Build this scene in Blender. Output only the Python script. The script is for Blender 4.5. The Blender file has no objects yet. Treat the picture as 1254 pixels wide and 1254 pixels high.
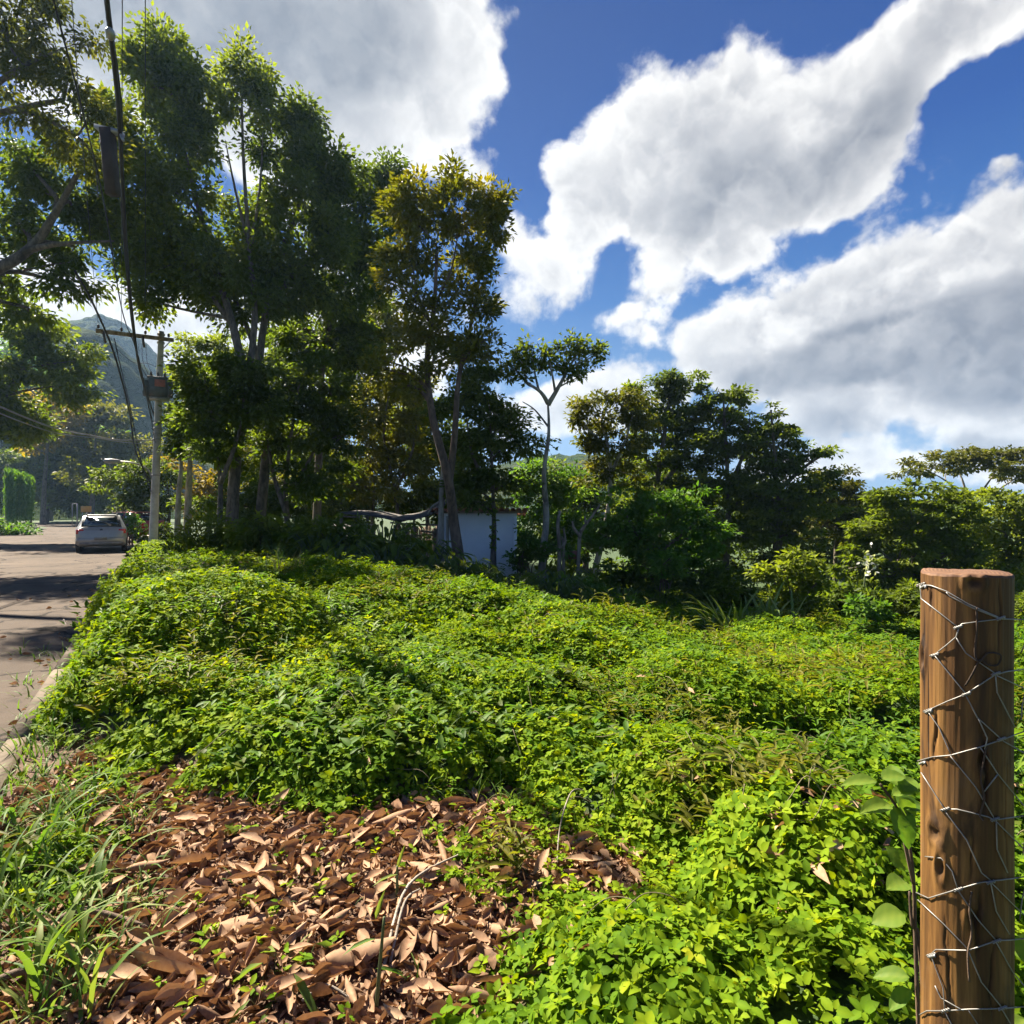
import bpy, math, random
import numpy as np
from mathutils import Vector, Matrix

# ------------------------------------------------------------------ camera, sky, sun, exposure
sc = bpy.context.scene
COL = sc.collection
R = math.radians
CAMZ = 1.56
F = 747.0 / 1254.0           # focal length over picture width
SUN_AZ, SUN_EL = R(-49), R(46)     # azimuth from the view direction (+Y), negative = to the left
cam_d = bpy.data.cameras.new('camera')
cam = bpy.data.objects.new('camera', cam_d)
COL.objects.link(cam)
cam.location = (0, 0, CAMZ)
cam.rotation_euler = (R(90), 0, 0)
cam_d.sensor_width = 36
cam_d.lens = 36 * F
cam_d.clip_start = 0.02
cam_d.clip_end = 9000
sc.camera = cam

sc.view_settings.view_transform = 'Standard'
sc.view_settings.look = 'None'
sc.view_settings.gamma = 1
sc.view_settings.use_curve_mapping = False
sc.view_settings.exposure = 2.08
sc.cycles.use_denoising = True
try:
    sc.cycles.denoiser = 'OPENIMAGEDENOISE'
except Exception:
    pass
sc.cycles.max_bounces = 9
sc.cycles.diffuse_bounces = 7
sc.cycles.glossy_bounces = 2
sc.cycles.transmission_bounces = 4
sc.cycles.transparent_max_bounces = 8
sc.cycles.volume_bounces = 0
sc.cycles.sample_clamp_indirect = 6
sc.cycles.use_adaptive_sampling = True
sc.cycles.adaptive_threshold = 0.015

SUN = Vector((math.sin(SUN_AZ) * math.cos(SUN_EL), math.cos(SUN_AZ) * math.cos(SUN_EL), math.sin(SUN_EL)))
sl = bpy.data.lights.new('sun', 'SUN')
sl.energy = 5.0
sl.angle = R(0.5)
sl.color = (1.0, 0.90, 0.74)
so = bpy.data.objects.new('sun', sl)
COL.objects.link(so)
so.rotation_euler = (-SUN).to_track_quat('-Z', 'Y').to_euler()

world = bpy.data.worlds.new('World')
sc.world = world
world.use_nodes = True
world.cycles.sampling_method = 'MANUAL'
world.cycles.sample_map_resolution = 512


class NT:
    """small helper to write node trees"""
    def __init__(self, tree):
        self.t = tree
        tree.nodes.clear()

    def n(self, kind, **kw):
        nd = self.t.nodes.new(kind)
        for k, v in kw.items():
            if k.startswith('i_'):
                key = k[2:]
                key = int(key) if key.isdigit() else key.replace('_', ' ')
                self.put(nd, key, v)
            else:
                setattr(nd, k, v)
        return nd

    def put(self, nd, key, v):
        if hasattr(v, 'is_output'):
            self.t.links.new(v, nd.inputs[key])
        else:
            nd.inputs[key].default_value = v

    def math(self, op, a, b=None, c=None, clamp=False):
        nd = self.t.nodes.new('ShaderNodeMath')
        nd.operation = op
        nd.use_clamp = clamp
        for i, v in enumerate((a, b, c)):
            if v is not None:
                self.put(nd, i, v)
        return nd.outputs[0]

    def mix(self, f, a, b, blend='MIX'):
        nd = self.t.nodes.new('ShaderNodeMix')
        nd.data_type = 'RGBA'
        nd.blend_type = blend
        self.put(nd, 0, f)
        for i, v in ((6, a), (7, b)):
            if not hasattr(v, 'is_output') and len(v) == 3:
                v = (*v, 1)
            self.put(nd, i, v)
        return nd.outputs[2]

    def smooth(self, x, lo, hi, a=0.0, b=1.0):
        nd = self.t.nodes.new('ShaderNodeMapRange')
        nd.interpolation_type = 'SMOOTHSTEP'
        self.put(nd, 0, x)
        nd.inputs[1].default_value = lo
        nd.inputs[2].default_value = hi
        nd.inputs[3].default_value = a
        nd.inputs[4].default_value = b
        return nd.outputs[0]

    def noise(self, vec, scale, detail=4, rough=0.5, dist=0.0, lac=2.0):
        nd = self.t.nodes.new('ShaderNodeTexNoise')
        if vec is not None:
            self.t.links.new(vec, nd.inputs['Vector'])
        nd.inputs['Scale'].default_value = scale
        nd.inputs['Detail'].default_value = detail
        nd.inputs['Roughness'].default_value = rough
        nd.inputs['Distortion'].default_value = dist
        nd.inputs['Lacunarity'].default_value = lac
        return nd

    def ramp(self, fac, stops):
        nd = self.t.nodes.new('ShaderNodeValToRGB')
        self.t.links.new(fac, nd.inputs[0])
        cr = nd.color_ramp
        while len(cr.elements) < len(stops):
            cr.elements.new(0.5)
        for e, (p, c) in zip(cr.elements, stops):
            e.position = p
            e.color = (*c, 1) if len(c) == 3 else c
        return nd.outputs[0]


# cloud banks of the sky: heading and height (degrees from +Y, above the horizon), half sizes in degrees, weight
def skydir(px, py):
    return Vector(((px - 627) / 747, 1, (625 - py) / 747)).normalized()


def cloud_field(name, blobs):
    g = bpy.data.node_groups.new(name, 'ShaderNodeTree')
    g.interface.new_socket('Vector', in_out='INPUT', socket_type='NodeSocketVector')
    g.interface.new_socket('Value', in_out='OUTPUT', socket_type='NodeSocketFloat')
    t = NT(g)
    gi = t.n('NodeGroupInput')
    go = t.n('NodeGroupOutput')
    acc = None
    for (px, py, rx, ry, rot, w) in blobs:
        c = skydir(px, py)
        right = Vector((c.y, -c.x, 0)).normalized()
        up = right.cross(c).normalized()
        right, up = right * math.cos(R(rot)) + up * math.sin(R(rot)), up * math.cos(R(rot)) - right * math.sin(R(rot))
        M = Matrix((right, c, up)).transposed()
        k = c.y / 747.0
        mp = t.n('ShaderNodeMapping', vector_type='TEXTURE')
        t.put(mp, 0, gi.outputs[0])
        mp.inputs[1].default_value = c
        mp.inputs[2].default_value = M.to_euler()
        mp.inputs[3].default_value = (rx * k, 0.9, ry * k)
        gr = t.n('ShaderNodeTexGradient', gradient_type='SPHERICAL')
        t.put(gr, 0, mp.outputs[0])
        v = gr.outputs[1]
        v = t.math('MULTIPLY', v, w)
        acc = v if acc is None else t.math('ADD', acc, v)
    t.put(go, 0, acc)
    return g


BLOBS = [  # grey-white sheet, upper left
    (220, -80, 440, 250, 0, 1.5), (430, 50, 170, 100, -15, .85), (560, 62, 85, 62, -50, .75), (330, 150, 260, 130, 0, .7),
    (470, 170, 120, 60, -10, .45),
    # big white bank in the middle
    (800, 185, 150, 105, 10, 1.1), (885, 120, 85, 95, 0, .7), (950, 215, 130, 85, 20, .95), (760, 255, 105, 70, 0, .7),
    (1030, 140, 125, 90, 50, .9), (1110, 50, 130, 80, 35, 1.0), (1220, 5, 150, 62, 12, 1.1), (690, 200, 60, 40, 0, .55),
    (860, 290, 80, 34, 0, .45),
    # large cumulus, right
    (1210, 320, 250, 130, 12, .8), (1090, 385, 230, 85, 12, .75), (1270, 265, 115, 95, 20, .9), (985, 418, 160, 60, 8, .7),
    (1200, 430, 250, 90, 0, .75), (1150, 500, 150, 50, 0, .7), (1290, 500, 160, 70, 0, .8), (950, 372, 130, 50, 12, .55), (1060, 330, 100, 45, 25, .45),
    (1030, 455, 120, 50, 0, .6),
    # low ones above the trees
    (1035, 528, 88, 42, -12, 1.0), (930, 462, 80, 55, -20, .85), (740, 490, 130, 60, 0, 1.0), (650, 500, 120, 60, 0, .8),
    (1110, 572, 170, 30, 0, .8), (1220, 540, 90, 25, 0, .7), (990, 580, 100, 30, 0, .6),
    # loose scraps
    (645, 288, 55, 38, -50, .55), (590, 235, 50, 42, 20, .6), (795, 335, 46, 60, -20, .48), (772, 388, 50, 26, 0, .42),
    (905, 306, 42, 30, 0, .6), (1236, 188, 46, 28, 0, .48), (850, 428, 50, 46, -40, .6), (788, 415, 34, 22, 0, .42),
    (690, 328, 26, 20, 0, .5), (560, 165, 100, 40, -20, .42), (660, 300, 130, 60, -30, .22), (870, 330, 150, 40, 0, .25), (500, 190, 120, 50, -15, .4),
    # bright veil low on the left
    (190, 400, 260, 130, 0, 1.2), (400, 410, 190, 120, 0, .8)]
GREYS = [(250, -30, 300, 200, 0, 1.4), (420, 20, 120, 80, 0, .6), (880, 235, 130, 80, 10, .8), (1010, 190, 110, 60, 30, .7),
         (840, 150, 70, 60, 0, .35), (1200, 420, 240, 85, 5, 1.7), (1070, 436, 160, 48, 10, 1.1), (1260, 345, 100, 50, 0, .4),
         (1040, 538, 95, 42, -10, .75), (930, 475, 80, 50, -15, .6), (1240, 490, 120, 35, 0, .8), (1160, 20, 90, 50, 20, .6),
         (1090, 130, 60, 60, 40, .5), (1210, 541, 50, 18, 0, 1.0), (740, 505, 90, 30, 0, .4)]
fld = cloud_field('cloud_banks', BLOBS)
gry = cloud_field('cloud_undersides', GREYS)
t = NT(world.node_tree)
tc = t.n('ShaderNodeTexCoord')
dirv = t.n('ShaderNodeVectorMath', operation='NORMALIZE')
t.put(dirv, 0, tc.outputs['Generated'])
D0 = dirv.outputs[0]
sky = t.n('ShaderNodeTexSky', sky_type='NISHITA', sun_disc=False)
sky.sun_elevation = SUN_EL
sky.sun_rotation = SUN_AZ
sky.air_density = 1.0
sky.dust_density = 0.6
sky.ozone_density = 2.5
# warp of the directions, so that the banks get ragged rims
wn = t.noise(D0, 3.2, 5, 0.55)
wv = t.n('ShaderNodeVectorMath', operation='SUBTRACT')
t.put(wv, 0, wn.outputs['Color'])
wv.inputs[1].default_value = (.5, .5, .5)
ws = t.n('ShaderNodeVectorMath', operation='SCALE')
t.put(ws, 0, wv.outputs[0])
ws.inputs['Scale'].default_value = 0.16
wa = t.n('ShaderNodeVectorMath', operation='ADD')
t.put(wa, 0, D0)
t.put(wa, 1, ws.outputs[0])
f1 = t.n('ShaderNodeGroup', node_tree=fld)
t.put(f1, 0, wa.outputs[0])
f2 = t.n('ShaderNodeGroup', node_tree=gry)
t.put(f2, 0, wa.outputs[0])


def billow(vec, off=None):
    """cauliflower noise in the sky directions"""
    if off is not None:
        a = t.n('ShaderNodeVectorMath', operation='ADD')
        t.put(a, 0, vec)
        a.inputs[1].default_value = off
        vec = a.outputs[0]
    n1 = t.noise(vec, 4.2, 9, 0.60, 0.1)
    return t.math('MULTIPLY', t.math('SUBTRACT', n1.outputs[0], .5), 2.4)


def puffs(vec, scale, off=None, det=2.0):
    """heaped round billows"""
    wz = t.n('ShaderNodeVectorMath', operation='MULTIPLY_ADD')
    n2 = t.noise(vec, 7.0, 5, 0.62)
    t.put(wz, 0, n2.outputs['Color'])
    wz.inputs[1].default_value = (.12, .12, .12)
    t.put(wz, 2, vec)
    q = wz.outputs[0]
    if off is not None:
        a = t.n('ShaderNodeVectorMath', operation='ADD')
        t.put(a, 0, q)
        a.inputs[1].default_value = off
        q = a.outputs[0]
    vo = t.n('ShaderNodeTexVoronoi', feature='F1')
    t.put(vo, 'Vector', q)
    vo.inputs['Scale'].default_value = scale
    vo.inputs['Detail'].default_value = det
    vo.inputs['Roughness'].default_value = 0.5
    vo.inputs['Lacunarity'].default_value = 2.4
    vo.normalize = True
    return t.math('SUBTRACT', .22, t.math('POWER', vo.outputs[0], 2.0))


def hdr(fac, stops):
    c_ = t.ramp(fac, [(p_, tuple(q / 10 for q in c)) for p_, c in stops])
    v_ = t.n('ShaderNodeVectorMath', operation='SCALE')
    t.put(v_, 0, c_)
    v_.inputs['Scale'].default_value = 7.2
    return v_.outputs[0]


b0 = billow(D0)
up_left = (SUN * .6 + Vector((0, 0, .8))).normalized()
p0 = puffs(D0, 9.0)
p1 = puffs(D0, 9.0, up_left * 0.022)
relief = t.math('SUBTRACT', p0, p1)            # > 0 where a billow faces the sun
dens = t.math('ADD', f1.outputs[0], t.math('ADD', t.math('MULTIPLY', b0, 1.0), t.math('MULTIPLY', p0, 1.6)))
alpha = t.smooth(dens, 0.36, 0.66)
core = t.smooth(t.math('ADD', f2.outputs[0], t.math('ADD', t.math('MULTIPLY', b0, .22), t.math('MULTIPLY', p0, .9))), 0.05, 1.0)
lit = t.math('SUBTRACT', 0.86, t.math('MULTIPLY', core, 0.42))
lit = t.math('ADD', lit, t.math('MULTIPLY', relief, 1.9), clamp=True)
thin = t.smooth(dens, 0.45, 1.3)
lit = t.math('MULTIPLY', lit, t.math('SUBTRACT', 1.0, t.math('MULTIPLY', thin, 0.16)), clamp=True)
ccol = hdr(lit, [(0.0, (1.0, 1.12, 1.4)), (0.30, (1.9, 2.0, 2.3)), (0.62, (4.1, 4.1, 4.2)), (1.0, (8.4, 8.2, 7.8))])
sep = t.n('ShaderNodeSeparateXYZ')
t.put(sep, 0, D0)
el = sep.outputs[2]
blue = hdr(t.smooth(el, -0.05, 0.78), [(0.0, (2.1, 3.3, 4.8)), (0.18, (1.05, 2.2, 4.2)), (0.42, (.25, 1.15, 3.4)), (0.7, (.02, .52, 2.5)), (1.0, (.0, .28, 1.7))])
skyc = t.mix(0.98, sky.outputs[0], blue)
final = t.mix(alpha, skyc, ccol)
# below the horizon: plain ground bounce
final = t.mix(t.smooth(el, -0.05, -0.005), (0.5, 0.6, 0.4), final)
bg = t.n('ShaderNodeBackground')
t.put(bg, 0, final)
bg.inputs[1].default_value = 0.05
wo = t.n('ShaderNodeOutputWorld')
t.put(wo, 0, bg.outputs[0])

# ------------------------------------------------------------------ helpers
rng = np.random.default_rng(11)


def at(px, py, d):
    """a point seen at that place of the photograph, d metres ahead"""
    return np.array([(px - 627) / 747 * d, d, CAMZ + (625 - py) / 747 * d])


def unit(v):
    return v / np.maximum(np.linalg.norm(v, axis=-1, keepdims=True), 1e-9)


def tag(o, label=None, cat=None, group=None, kind=None):
    if label: o['label'] = label
    if cat: o['category'] = cat
    if group: o['group'] = group
    if kind: o['kind'] = kind
    return o


def empty(name, loc, label, cat, group=None):
    o = bpy.data.objects.new(name, None)
    o.empty_display_size = 0.2
    o.location = [float(q) for q in loc]
    COL.objects.link(o)
    return tag(o, label, cat, group)


def link_mesh(name, V, loops, totals, mats, parent=None, tone=None, smooth=False, midx=None):
    me = bpy.data.meshes.new(name)
    V = np.ascontiguousarray(V, dtype=np.float32)
    org = np.array(parent_world(parent), dtype=np.float32) if parent is not None else np.zeros(3, np.float32)
    me.vertices.add(len(V))
    me.vertices.foreach_set('co', (V - org).ravel())
    me.loops.add(len(loops))
    me.loops.foreach_set('vertex_index', np.asarray(loops, np.int32))
    me.polygons.add(len(totals))
    st = np.concatenate([[0], np.cumsum(totals)[:-1]]).astype(np.int32)
    me.polygons.foreach_set('loop_start', st)
    me.polygons.foreach_set('loop_total', np.asarray(totals, np.int32))
    if smooth:
        me.polygons.foreach_set('use_smooth', np.ones(len(totals), bool))
    if midx is not None:
        me.polygons.foreach_set('material_index', np.asarray(midx, np.int32))
    me.update(calc_edges=True)
    if tone is not None:
        a = me.attributes.new('tone', 'FLOAT', 'POINT')
        a.data.foreach_set('value', np.asarray(tone, np.float32))
    for m in (mats if isinstance(mats, (list, tuple)) else [mats]):
        me.materials.append(m)
    o = bpy.data.objects.new(name, me)
    COL.objects.link(o)
    if parent is not None:
        o.parent = parent
    return o


def parent_world(p):
    v = np.zeros(3)
    while p is not None:
        v = v + np.array(p.location)
        p = p.parent
    return v


class MB:
    """collects shapes, then links them as one mesh object"""
    def __init__(self):
        self.v, self.f, self.m, self.cur = [], [], [], 0

    def add(self, verts, faces):
        b = len(self.v)
        self.v += [tuple(map(float, q)) for q in verts]
        self.f += [tuple(b + i for i in f) for f in faces]
        self.m += [self.cur] * len(faces)

    def box(self, c, s, ax=None, bev=0.0):
        """box of size s round c; ax = 3x3 rows of local axes; bev chamfers the long edges"""
        ax = np.eye(3) if ax is None else np.asarray(ax, float)
        h = np.asarray(s, float) / 2
        if bev <= 0:
            vs = [np.asarray(c) + sx * h[0] * ax[0] + sy * h[1] * ax[1] + sz * h[2] * ax[2] for sx in (-1, 1) for sy in (-1, 1) for sz in (-1, 1)]
            self.add(vs, [(0, 1, 3, 2), (4, 6, 7, 5), (0, 4, 5, 1), (2, 3, 7, 6), (0, 2, 6, 4), (1, 5, 7, 3)])
            return
        ring = [(-h[0] + bev, -h[1]), (h[0] - bev, -h[1]), (h[0], -h[1] + bev), (h[0], h[1] - bev), (h[0] - bev, h[1]), (-h[0] + bev, h[1]), (-h[0], h[1] - bev), (-h[0], -h[1] + bev)]
        vs = []
        for z, k in ((-h[2], 1), (h[2] - bev, 1), (h[2], 1 - bev / max(h[0], h[1]))):
            vs += [np.asarray(c) + x * k * ax[0] + y * k * ax[1] + z * ax[2] for x, y in ring]
        fs = [tuple(range(7, -1, -1)), tuple(range(16, 24))]
        for r in (0, 1):
            for i in range(8):
                j = (i + 1) % 8
                fs.append((r * 8 + i, r * 8 + j, r * 8 + 8 + j, r * 8 + 8 + i))
        self.add(vs, fs)

    def tube(self, pts, rad, n=6, cap=True, smoothing=0):
        P = np.asarray(pts, float)
        r = np.full(len(P), rad, float) if np.isscalar(rad) else np.asarray(rad, float)
        if smoothing and len(P) > 2:
            P, r = catmull(P, r, smoothing)
        T = np.gradient(P, axis=0)
        T = unit(T)
        up = np.array([0, 0, 1.0]) if abs(T[0][2]) < 0.9 else np.array([1.0, 0, 0])
        a = unit(np.cross(T[0], up))
        vs = []
        for i in range(len(P)):
            a = unit(a - T[i] * np.dot(a, T[i]))
            b = np.cross(T[i], a)
            for k in range(n):
                w = 2 * math.pi * k / n
                vs.append(P[i] + r[i] * (math.cos(w) * a + math.sin(w) * b))
        fs = []
        for i in range(len(P) - 1):
            for k in range(n):
                k2 = (k + 1) % n
                fs.append((i * n + k, i * n + k2, (i + 1) * n + k2, (i + 1) * n + k))
        if cap:
            fs.append(tuple(range(n - 1, -1, -1)))
            fs.append(tuple((len(P) - 1) * n + k for k in range(n)))
        self.add(vs, fs)

    def build(self, name, mat, parent=None, smooth=False):
        loops = np.fromiter((i for f in self.f for i in f), np.int32)
        tot = np.fromiter((len(f) for f in self.f), np.int32)
        return link_mesh(name, np.array(self.v), loops, tot, mat, parent, smooth=smooth, midx=self.m if self.cur or any(self.m) else None)


def catmull(P, r, k):
    Q, q = [], []
    n = len(P)
    for i in range(n - 1):
        p0, p1, p2, p3 = P[max(i - 1, 0)], P[i], P[i + 1], P[min(i + 2, n - 1)]
        for j in range(k):
            t_ = j / k
            Q.append(0.5 * ((2 * p1) + (-p0 + p2) * t_ + (2 * p0 - 5 * p1 + 4 * p2 - p3) * t_ ** 2 + (-p0 + 3 * p1 - 3 * p2 + p3) * t_ ** 3))
            q.append(r[i] * (1 - t_) + r[i + 1] * t_)
    Q.append(P[-1])
    q.append(r[-1])
    return np.array(Q), np.array(q)


# leaf shapes: (along, across, up) with the faces
DIAMOND = (np.array([[0, 0, 0], [.42, .5, .10], [1, 0, -.08], [.42, -.5, .10]]), [(0, 2, 1), (0, 3, 2)])
OVATE = (np.array([[0, 0, 0, .08], [.25, .42, .07, -.05], [.62, .40, .03, -.05], [1, 0, -.16, 0], [.62, -.40, .03, -.05], [.25, -.42, .07, -.05], [.3, 0, .0, .10], [.65, 0, -.05, .08]]),
         [(0, 6, 1), (6, 7, 2, 1), (7, 3, 2), (0, 5, 6), (5, 4, 7, 6), (4, 3, 7)])


def scatter(name, P, X, N, L, W, mat, parent, tmpl=DIAMOND, tone=None, smooth=False):
    tv, tf = tmpl
    X = unit(X)
    S = unit(np.cross(N, X))
    N = np.cross(X, S)
    n, k = len(P), len(tv)
    V = P[:, None, :] + tv[None, :, 0, None] * (L[:, None] * X)[:, None, :] + tv[None, :, 1, None] * (W[:, None] * S)[:, None, :] + tv[None, :, 2, None] * (L[:, None] * N)[:, None, :]
    fl = np.array([i for f in tf for i in f])
    ft = np.array([len(f) for f in tf])
    loops = (np.arange(n)[:, None] * k + fl[None, :]).ravel()
    tot = np.tile(ft, n)
    tn = rng.random(n) if tone is None else np.asarray(tone)
    tt_ = tn[:, None] + (tv[None, :, 3] if tv.shape[1] > 3 else 0) + np.zeros((1, k))
    return link_mesh(name, V.reshape(-1, 3), loops, tot, mat, parent, tone=tt_.ravel(), smooth=smooth)


# ------------------------------------------------------------------ materials
def material(name):
    m = bpy.data.materials.new(name)
    m.use_nodes = True
    return m, NT(m.node_tree)


def out(t, shader):
    o = t.n('ShaderNodeOutputMaterial')
    t.put(o, 0, shader)


def leaf_mat(name, stops, trans=0.42, rough=0.55, spec=0.16, tint=(1.25, 1.35, .45), mottle=0.0):
    m, t = material(name)
    at_ = t.n('ShaderNodeAttribute', attribute_name='tone')
    geo = t.n('ShaderNodeNewGeometry')
    big = t.noise(geo.outputs['Position'], 0.55, 3, .6)
    f = t.math('ADD', t.math('MULTIPLY', at_.outputs['Fac'], .62), t.math('MULTIPLY', big.outputs[0], .42), clamp=True)
    f = t.math('SUBTRACT', f, .02, clamp=True)
    if mottle:
        mo = t.noise(geo.outputs['Position'], mottle, 4, .65)
        f = t.math('ADD', f, t.math('MULTIPLY', t.math('SUBTRACT', mo.outputs[0], .5), .55), clamp=True)
    c = t.ramp(f, stops)
    p = t.n('ShaderNodeBsdfPrincipled')
    t.put(p, 'Base Color', c)
    p.inputs['Roughness'].default_value = rough
    p.inputs['Specular IOR Level'].default_value = spec
    tr = t.n('ShaderNodeBsdfTranslucent')
    t.put(tr, 0, t.mix(1.0, c, tint, 'MULTIPLY'))
    mx = t.n('ShaderNodeMixShader')
    mx.inputs[0].default_value = trans
    t.put(mx, 1, p.outputs[0])
    t.put(mx, 2, tr.outputs[0])
    out(t, mx.outputs[0])
    return m


def solid(name, col, rough=0.6, metal=0.0, var=0.25, scale=6.0, bump=0.0, spec=0.5, dirt=None, detail=5):
    """a painted, concrete or metal surface with uneven colour"""
    m, t = material(name)
    tcn = t.n('ShaderNodeTexCoord')
    nz = t.noise(tcn.outputs['Object'], scale, detail, .6)
    a = tuple(q * (1 - var) for q in col)
    b = tuple(min(1, q * (1 + var)) for q in col)
    c = t.mix(t.smooth(nz.outputs[0], .3, .7), a, b)
    if dirt:
        n2 = t.noise(tcn.outputs['Object'], scale * .35, 6, .65)
        c = t.mix(t.smooth(n2.outputs[0], .52, .68), c, dirt)
    p = t.n('ShaderNodeBsdfPrincipled')
    t.put(p, 'Base Color', c)
    p.inputs['Roughness'].default_value = rough
    p.inputs['Metallic'].default_value = metal
    p.inputs['Specular IOR Level'].default_value = spec
    if bump:
        bp = t.n('ShaderNodeBump')
        bp.inputs['Strength'].default_value = bump
        bp.inputs['Distance'].default_value = 0.02
        n3 = t.noise(tcn.outputs['Object'], scale * 5, 6, .6)
        t.put(bp, 'Height', n3.outputs[0])
        t.put(p, 'Normal', bp.outputs[0])
    out(t, p.outputs[0])
    return m


def bark_mat(name, a, b, scale=7.0):
    m, t = material(name)
    geo = t.n('ShaderNodeNewGeometry')
    mp = t.n('ShaderNodeMapping')
    t.put(mp, 0, geo.outputs['Position'])
    mp.inputs[3].default_value = (scale, scale, scale * .28)
    nz = t.noise(mp.outputs[0], 1.6, 7, .65, .3)
    n2 = t.noise(geo.outputs['Position'], 1.3, 4, .6)
    c = t.mix(t.smooth(nz.outputs[0], .32, .68), a, b)
    c = t.mix(t.smooth(n2.outputs[0], .55, .7), c, tuple(.6 * q for q in a))
    p = t.n('ShaderNodeBsdfPrincipled')
    t.put(p, 'Base Color', c)
    p.inputs['Roughness'].default_value = .85
    bp = t.n('ShaderNodeBump')
    bp.inputs['Strength'].default_value = .7
    bp.inputs['Distance'].default_value = .03
    t.put(bp, 'Height', nz.outputs[0])
    t.put(p, 'Normal', bp.outputs[0])
    out(t, p.outputs[0])
    return m


M = {}
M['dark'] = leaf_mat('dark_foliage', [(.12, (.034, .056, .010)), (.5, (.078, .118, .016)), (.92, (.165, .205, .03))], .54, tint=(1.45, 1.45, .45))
M['mid'] = leaf_mat('green_foliage', [(.12, (.048, .075, .010)), (.5, (.105, .145, .017)), (.92, (.21, .245, .03))], .55, tint=(1.45, 1.45, .45))
M['olive'] = leaf_mat('olive_foliage', [(.12, (.050, .060, .009)), (.5, (.115, .118, .014)), (.92, (.22, .19, .025))], .45)
M['gold'] = leaf_mat('golden_foliage', [(.12, (.055, .068, .009)), (.45, (.125, .138, .015)), (.92, (.255, .22, .024))], .48, tint=(1.25, 1.2, .3))
M['lime'] = leaf_mat('bright_foliage', [(.15, (.05, .115, .016)), (.5, (.10, .19, .025)), (.9, (.20, .27, .04))], .5)
M['ochre'] = leaf_mat('ochre_foliage', [(.15, (.11, .095, .012)), (.5, (.23, .18, .02)), (.9, (.34, .26, .035))], .5, tint=(1.25, 1.15, .3))
M['vine'] = leaf_mat('vine_leaf', [(.12, (.038, .100, .008)), (.42, (.115, .21, .010)), (.72, (.25, .335, .014)), (.97, (.46, .43, .025))], .45, .6, .05, tint=(1.4, 1.2, .3))
M['grass'] = leaf_mat('grass_blade', [(.15, (.05, .105, .018)), (.5, (.10, .18, .03)), (.85, (.19, .22, .06)), (1., (.36, .30, .14))], .40)
M['spear'] = leaf_mat('spear_leaf', [(.15, (.09, .15, .035)), (.5, (.18, .24, .06)), (.95, (.36, .36, .12))], .35)
M['straw'] = leaf_mat('straw_frond', [(.15, (.22, .18, .05)), (.5, (.36, .30, .09)), (.95, (.5, .42, .16))], .35)
M['litter'] = leaf_mat('dry_leaf', [(.10, (.05, .030, .018)), (.36, (.22, .128, .075)), (.65, (.36, .225, .135)), (.97, (.50, .37, .235))], .14, .7, .12, tint=(1.2, .9, .5), mottle=55.0)
M['petal'] = leaf_mat('pale_petal', [(.1, (.45, .45, .40)), (.9, (.7, .7, .64))], .3)
M['bark'] = bark_mat('bark', (.055, .042, .03), (.17, .13, .095))
M['pale_bark'] = bark_mat('pale_bark', (.16, .13, .10), (.38, .33, .27), 5)
M['brown_bark'] = bark_mat('brown_bark', (.050, .029, .018), (.15, .095, .06))
M['stem'] = solid('green_stem', (.07, .10, .03), .6)
M['vinestem'] = solid('dry_vine_stem', (.13, .11, .05), .8, var=.4, scale=3)
M['concrete'] = solid('pole_concrete', (.36, .34, .31), .85, var=.22, scale=3, bump=.25, dirt=(.17, .16, .14))
M['kerb'] = solid('kerb_concrete', (.13, .105, .08), .9, var=.25, scale=3, bump=.5, spec=.1, dirt=(.07, .06, .045))
M['wood'] = bark_mat('weathered_wood', (.12, .085, .055), (.30, .23, .16), 5)
M['steel'] = solid('dull_steel', (.30, .31, .31), .5, .6, dirt=(.14, .10, .07))
M['galv'] = solid('galvanised_wire', (.25, .24, .225), .5, .55, var=.2, scale=40)
M['rubber'] = solid('black_rubber', (.016, .016, .017), .7)
M['tank'] = solid('transformer_tank', (.085, .10, .11), .5, .2, var=.2, dirt=(.13, .09, .07))
M['rustred'] = solid('red_oxide_paint', (.27, .095, .075), .6, dirt=(.12, .06, .05))
M['porcelain'] = solid('brown_porcelain', (.06, .04, .035), .25)
# ------------------------------------------------------------------ terrain
K0 = np.array([-3.74, 4.76])               # a point of the near kerb
RD = np.array([-0.5, 0.866])               # the road runs away to the left
RN = np.array([0.866, 0.5])                # towards the lot
ROADW = 8.6
CP = np.array([(0, 0, 0), (-1, 2, 0), (1.5, 1.5, .0), (0, 4, .03), (2, 4, -.15), (-2, 4, .05), (-3, 7, .12), (0, 7, -.10), (3, 7, -.55), (6, 7, -.75),
               (-4, 10, .12), (-1, 10, -.32), (2, 10, -.75), (5, 10, -1.0), (9, 10, -1.1), (-6, 15, .22), (-1.2, 13.6, -.12), (1.4, 14, -.55), (6, 14, -1.1),
               (12, 14, -1.25), (-9, 20, .3), (-5, 20, -.1), (-1, 18, -.95), (2, 18, -.95), (7, 20, -1.5), (14, 20, -1.5), (-12, 26, .1), (-5, 28, -.3),
               (0, 28, -1.1), (10, 30, -1.6), (20, 30, -1.6), (24, 14, -1.3), (14, 5, -.7), (6, 0, -.2), (-16, 40, 0), (0, 45, -1.2), (25, 45, -1.6), (-20, 0, 0), (40, 40, -1.6)], float)


def tps(r):
    return np.where(r > 1e-9, r * r * np.log(np.maximum(r, 1e-9)), 0)


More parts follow.
